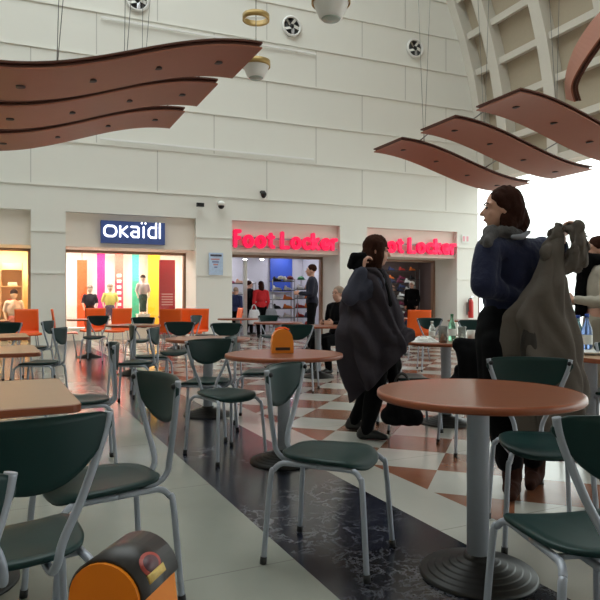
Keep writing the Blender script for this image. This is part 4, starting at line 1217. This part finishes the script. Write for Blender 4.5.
# ---------------- woman in navy (right)
root = P(512, 491, 3.6); root.z = 0
mb = MB(); hc = P(500.5, 209, 3.56)
T, r = head_shapes(mb, hc, rad(172), 1.0, rad(-3))
A = dict(ls=P(488, 250, 3.50), le=P(485, 284, 3.44), lh=P(519, 301, 3.55), rs=P(540, 250, 3.66), re=P(557, 266, 3.58), rh=P(561, 239, 3.50),
         ch=P(513, 268, 3.6), wa=P(508, 300, 3.6), pe=P(505, 326, 3.6), lhip=P(495, 334, 3.56), lk=P(499, 408, 3.54), la=P(512, 478, 3.55),
         rhip=P(517, 334, 3.66), rk=P(523, 405, 3.7), ra=P(535, 474, 3.74))
mb.caps(P(509, 238, 3.6), .055, P(503, 222, 3.58), .052)
mb.caps(A['ls'], .06, A['rs'], .06); mb.ell(A['ch'], (.15, .10, .2)); mb.ell(A['wa'], (.125, .095, .16)); mb.ell(A['pe'], (.145, .11, .13))
mb.chain([A['ls'], A['le'], A['lh']], [.052, .04, .028]); mb.chain([A['rs'], A['re'], A['rh']], [.052, .04, .028])
hand(mb, A['lh'], (.6, -.4, -.5), (0, .3, 1), 1, .9, 1); hand(mb, A['rh'], (.25, -.1, 1), (.9, -.5, -.2), 1, 1.6, 1)
mb.chain([A['lhip'], A['lk'], A['la']], [.09, .06, .042]); mb.chain([A['rhip'], A['rk'], A['ra']], [.09, .06, .042])
foot(mb, A['la'], rad(250), 1, .036); foot(mb, A['ra'], rad(240), 1, .036)
w1 = blob('person', mb, M['skin'], .0075, None, root, 3)
tag(w1, 'tall person in navy sweater and grey scarf, seen from behind, raising a taupe coat', 'person')
face_parts(T, r, w1, root)
mb = MB(); mb.caps(A['ls'], .078, A['rs'], .078); mb.ell(A['ch'], (.178, .125, .2)); mb.ell(A['wa'], (.15, .115, .13)); mb.ell(P(507, 314, 3.6), (.145, .12, .09))
mb.chain([A['ls'], A['le'], A['le'].lerp(A['lh'], .9)], [.083, .07, .05]); mb.chain([A['rs'], A['re'], A['re'].lerp(A['rh'], .75)], [.075, .06, .045])
mb.caps(P(509, 240, 3.6), .068, P(507, 234, 3.59), .062)
blob('sweater', mb, M['navy'], .011, w1, root, 4, folds=.016, fscale=7)
mb = MB(); mb.ell(A['pe'], (.165, .13, .17)); mb.chain([A['lhip'], A['lk'], A['la'].lerp(A['lk'], .25)], [.115, .095, .075]); mb.chain([A['rhip'], A['rk'], A['ra'].lerp(A['rk'], .25)], [.11, .085, .07])
mb.caps(P(498, 345, 3.52), .12, P(499, 400, 3.52), .095)
blob('trousers', mb, M['blackc'], .012, w1, root, 4, folds=.008)
for an, yw in ((A['la'], 250), (A['ra'], 240)):
    mb = MB(); foot(mb, an, rad(yw), 1.15, .045); mb.caps(an, .056, an+Vector((0, 0, .16)), .066); b_ = blob('boot', mb, M['boot'], .009, w1, root, 2, folds=.005, fscale=20)
    MB().lathe([(0, 0), (.045, 0), (.045, .022), (0, .022)], 20, c=tuple(Vector((an.x, an.y, 0))-root-dirv(rad(yw))*.03)).build('boot_heel', M['black'], b_)
# scarf, hair
mb = MB(); cpt = P(503, 232, 3.57)
for k in range(14):
    a0, a1 = 2*PI*k/14, 2*PI*(k+1)/14
    q_ = lambda a: cpt+Vector((.078*math.cos(a), .07*math.sin(a), -.01+.012*math.sin(3*a)))
    mb.caps(q_(a0), .036+.006*math.sin(3*a0), q_(a1), .036+.006*math.sin(3*a1))
mb.chain([P(492, 232, 3.5), P(487, 243, 3.46)], [.045, .04])
blob('scarf', mb, M['scarf'], .009, w1, root, 2, folds=.01, fscale=18)
mb = MB(); mb.ell(T(0, -.03, .045), (.086, .098, .088), r); mb.ell(T(0, -.065, -.02), (.082, .07, .11), r)
mb.chain([P(513, 208, 3.57), P(519, 222, 3.58), P(516, 234, 3.57)], [.07, .062, .045]); mb.ell(P(509, 222, 3.50), (.055, .03, .075))
mb.chain([T(.06, .02, .06), T(.075, -.02, -.01), T(.07, -.05, -.08)], [.03, .026, .03]); mb.chain([T(-.06, .02, .06), T(-.075, -.02, .0)], [.03, .024])
blob('hair', mb, M['hair'], .008, w1, root, 2, folds=.005, fscale=30)
blob('shirt_collar', MB().chain([P(513, 237, 3.46), P(522, 237, 3.46), P(529, 232, 3.5)], [.014, .018, .012]), M['bagg'], .006, w1, root, 2)
# the coat she lifts
cr = P(545, 435, 3.42); cr.z = .3
ct = thing('coat', 'long taupe coat held up by the person in the navy sweater', 'coat', cr)
R_ = lambda px, y, hw, ry, tl=0, d=3.42: (P(px, y, d), hw*d/F, ry, tl)
loft('coat_body', [R_(557, 234, 6, .03, 0, 3.46), R_(552, 252, 10, .05, .2, 3.44), R_(547, 274, 15, .06, .5, 3.43), R_(540, 292, 25, .075, .5, 3.42), R_(537, 312, 31, .08, .2), R_(542, 342, 34, .085), R_(547, 377, 35, .085), R_(549, 406, 34, .085), R_(549, 436, 29, .08)],
     M['taupe'], ct, cr, folds=.11, nf=6, seed=1.3)
mb = MB(); mb.chain([P(566, 229, 3.46), P(576, 228, 3.44), P(580, 246, 3.42), P(576, 262, 3.42), P(565, 268, 3.42)], [.026, .04, .052, .056, .045])
mb.chain([P(548, 252, 3.44), P(553, 240, 3.45), P(556, 230, 3.46)], [.05, .042, .03]); mb.chain([P(566, 268, 3.42), P(556, 276, 3.42), P(551, 290, 3.42)], [.04, .035, .04])
blob('sleeve', mb, M['taupe'], .010, ct, cr, 2, folds=.03, fscale=14)
mb = MB(); mb.ell(P(529, 350, 3.345), (.045, .02, .16)); mb.ell(P(532, 375, 3.345), (.04, .02, .1))
blob('lining', mb, mat('coat_lining', (40, 34, 30), .8), .009, ct, cr, 2, folds=.006)

# ---------------- woman in charcoal coat (middle)
root = P(370, 436, 5.05); root.z = 0
mb = MB(); hc = P(377, 251, 5.05)
T, r = head_shapes(mb, hc, rad(-4), 1.0, rad(-8))
B = dict(ls=P(368, 284, 5.2), rs=P(376, 285, 4.92), re=P(351, 297, 4.86), rh=P(362, 269, 4.88), le=P(388, 300, 5.25), lh=P(396, 325, 5.15),
         ch=P(372, 298, 5.05), wa=P(372, 325, 5.05), pe=P(373, 342, 5.05), lhip=P(368, 348, 5.13), lk=P(371, 386, 5.2), la=P(354, 421, 5.28),
         rhip=P(377, 348, 4.97), rk=P(376, 388, 4.92), ra=P(366, 431, 4.93))
mb.caps(P(372, 276, 5.05), .055, P(375, 264, 5.05), .05)
mb.caps(B['ls'], .06, B['rs'], .06); mb.ell(B['ch'], (.11, .15, .2)); mb.ell(B['wa'], (.10, .13, .15)); mb.ell(B['pe'], (.115, .145, .13))
mb.chain([B['rs'], B['re'], B['rh']], [.05, .04, .028]); mb.chain([B['ls'], B['le'], B['lh']], [.05, .04, .028])
hand(mb, B['rh'], (.25, 0, 1), (1, .3, 0), 1, 1.5, 1); hand(mb, B['lh'], (.3, 0, -1), (-1, 0, 0), 1, .8, 1)
mb.chain([B['lhip'], B['lk'], B['la']], [.085, .06, .038]); mb.chain([B['rhip'], B['rk'], B['ra']], [.085, .06, .038])
foot(mb, B['la'], rad(-15), 1, .03); foot(mb, B['ra'], rad(-12), 1, .03)
w0 = blob('person', mb, M['skin'], .0085, None, root, 3)
tag(w0, 'dark haired person walking right in a wide charcoal coat, one hand lifting the collar', 'person')
face_parts(T, r, w0, root)
mb = MB(); mb.ell(B['pe'], (.13, .165, .16)); mb.chain([B['lhip'], B['lk'], B['la']], [.10, .082, .05]); mb.chain([B['rhip'], B['rk'], B['ra']], [.105, .085, .052])
blob('trousers', mb, M['blackc'], .012, w0, root, 3, folds=.006)
for an, yw in ((B['la'], -15), (B['ra'], -12)):
    mb = MB(); foot(mb, an, rad(yw), 1.08, .038); blob('shoe', mb, M['black'], .009, w0, root, 2)
mb = MB(); mb.ell(T(0, -.02, .04), (.090, .104, .095), r); mb.ell(T(0, -.05, -.07), (.093, .075, .16), r)
mb.chain([T(-.078, .02, .05), T(-.085, .035, -.06), T(-.075, .03, -.19)], [.032, .03, .028]); mb.chain([T(.078, .02, .05), T(.085, .03, -.06), T(.075, .02, -.17)], [.03, .03, .028])
blob('hair', mb, M['hair2'], .009, w0, root, 2, folds=.005, fscale=30)
R5 = lambda px, y, hw, ry, tl=0, d=5.05: (P(px, y, d), hw*d/F, ry, tl)
loft('coat', [R5(372, 268, 9, .09, .0), R5(370, 277, 17, .19, .1), R5(369, 292, 25, .23), R5(370, 312, 29, .25), R5(371, 330, 32, .26, .1), R5(374, 346, 32, .26, .45), R5(378, 360, 30, .25, .8), R5(381, 371, 27, .23, 1.0)],
     M['charcoal'], w0, root, folds=.085, nf=6, seed=2.2)
mb = MB(); mb.chain([B['rs'], B['re'], B['re'].lerp(B['rh'], .85)], [.085, .078, .055]); mb.chain([B['ls'], B['le'], B['lh']], [.08, .07, .05])
blob('sleeve', mb, mat('charcoal_blue', (56, 58, 74), .9, var=.15, bump=.3), .012, w0, root, 3, folds=.014)
mb = MB(); mb.chain([P(350, 266, 4.9), P(354, 256, 4.9), P(363, 256, 4.9), P(360, 268, 4.9)], [.028, .034, .03, .05]); mb.chain([P(378, 272, 4.93), P(385, 288, 4.9), P(389, 304, 4.88)], [.03, .035, .03])
blob('collar', mb, M['blackc'], .010, w0, root, 2, folds=.008)

# extra furniture behind the walking person
chair(.98, 7.6, -.2, .98, 'green chair partly hidden behind the person in the charcoal coat', GC)

# ================================================================== LIGHT, CAMERA
w = bpy.data.worlds.new('World'); bpy.context.scene.world = w; w.use_nodes = True
bg = w.node_tree.nodes['Background']; bg.inputs[0].default_value = (.93, 1.0, .98, 1); bg.inputs[1].default_value = 2.0
cam = bpy.data.cameras.new('camera'); co = bpy.data.objects.new('camera', cam); COL.objects.link(co)
co.location = (0, 0, H); co.rotation_euler = (PI/2, 0, 0); cam.sensor_width = 36; cam.lens = 36*F/600; cam.clip_start = .05; cam.clip_end = 200
sc = bpy.context.scene; sc.camera = co
sc.view_settings.view_transform = 'Standard'; sc.view_settings.look = 'None'; sc.view_settings.gamma = 1; sc.view_settings.use_curve_mapping = False
sc.view_settings.exposure = 0.6
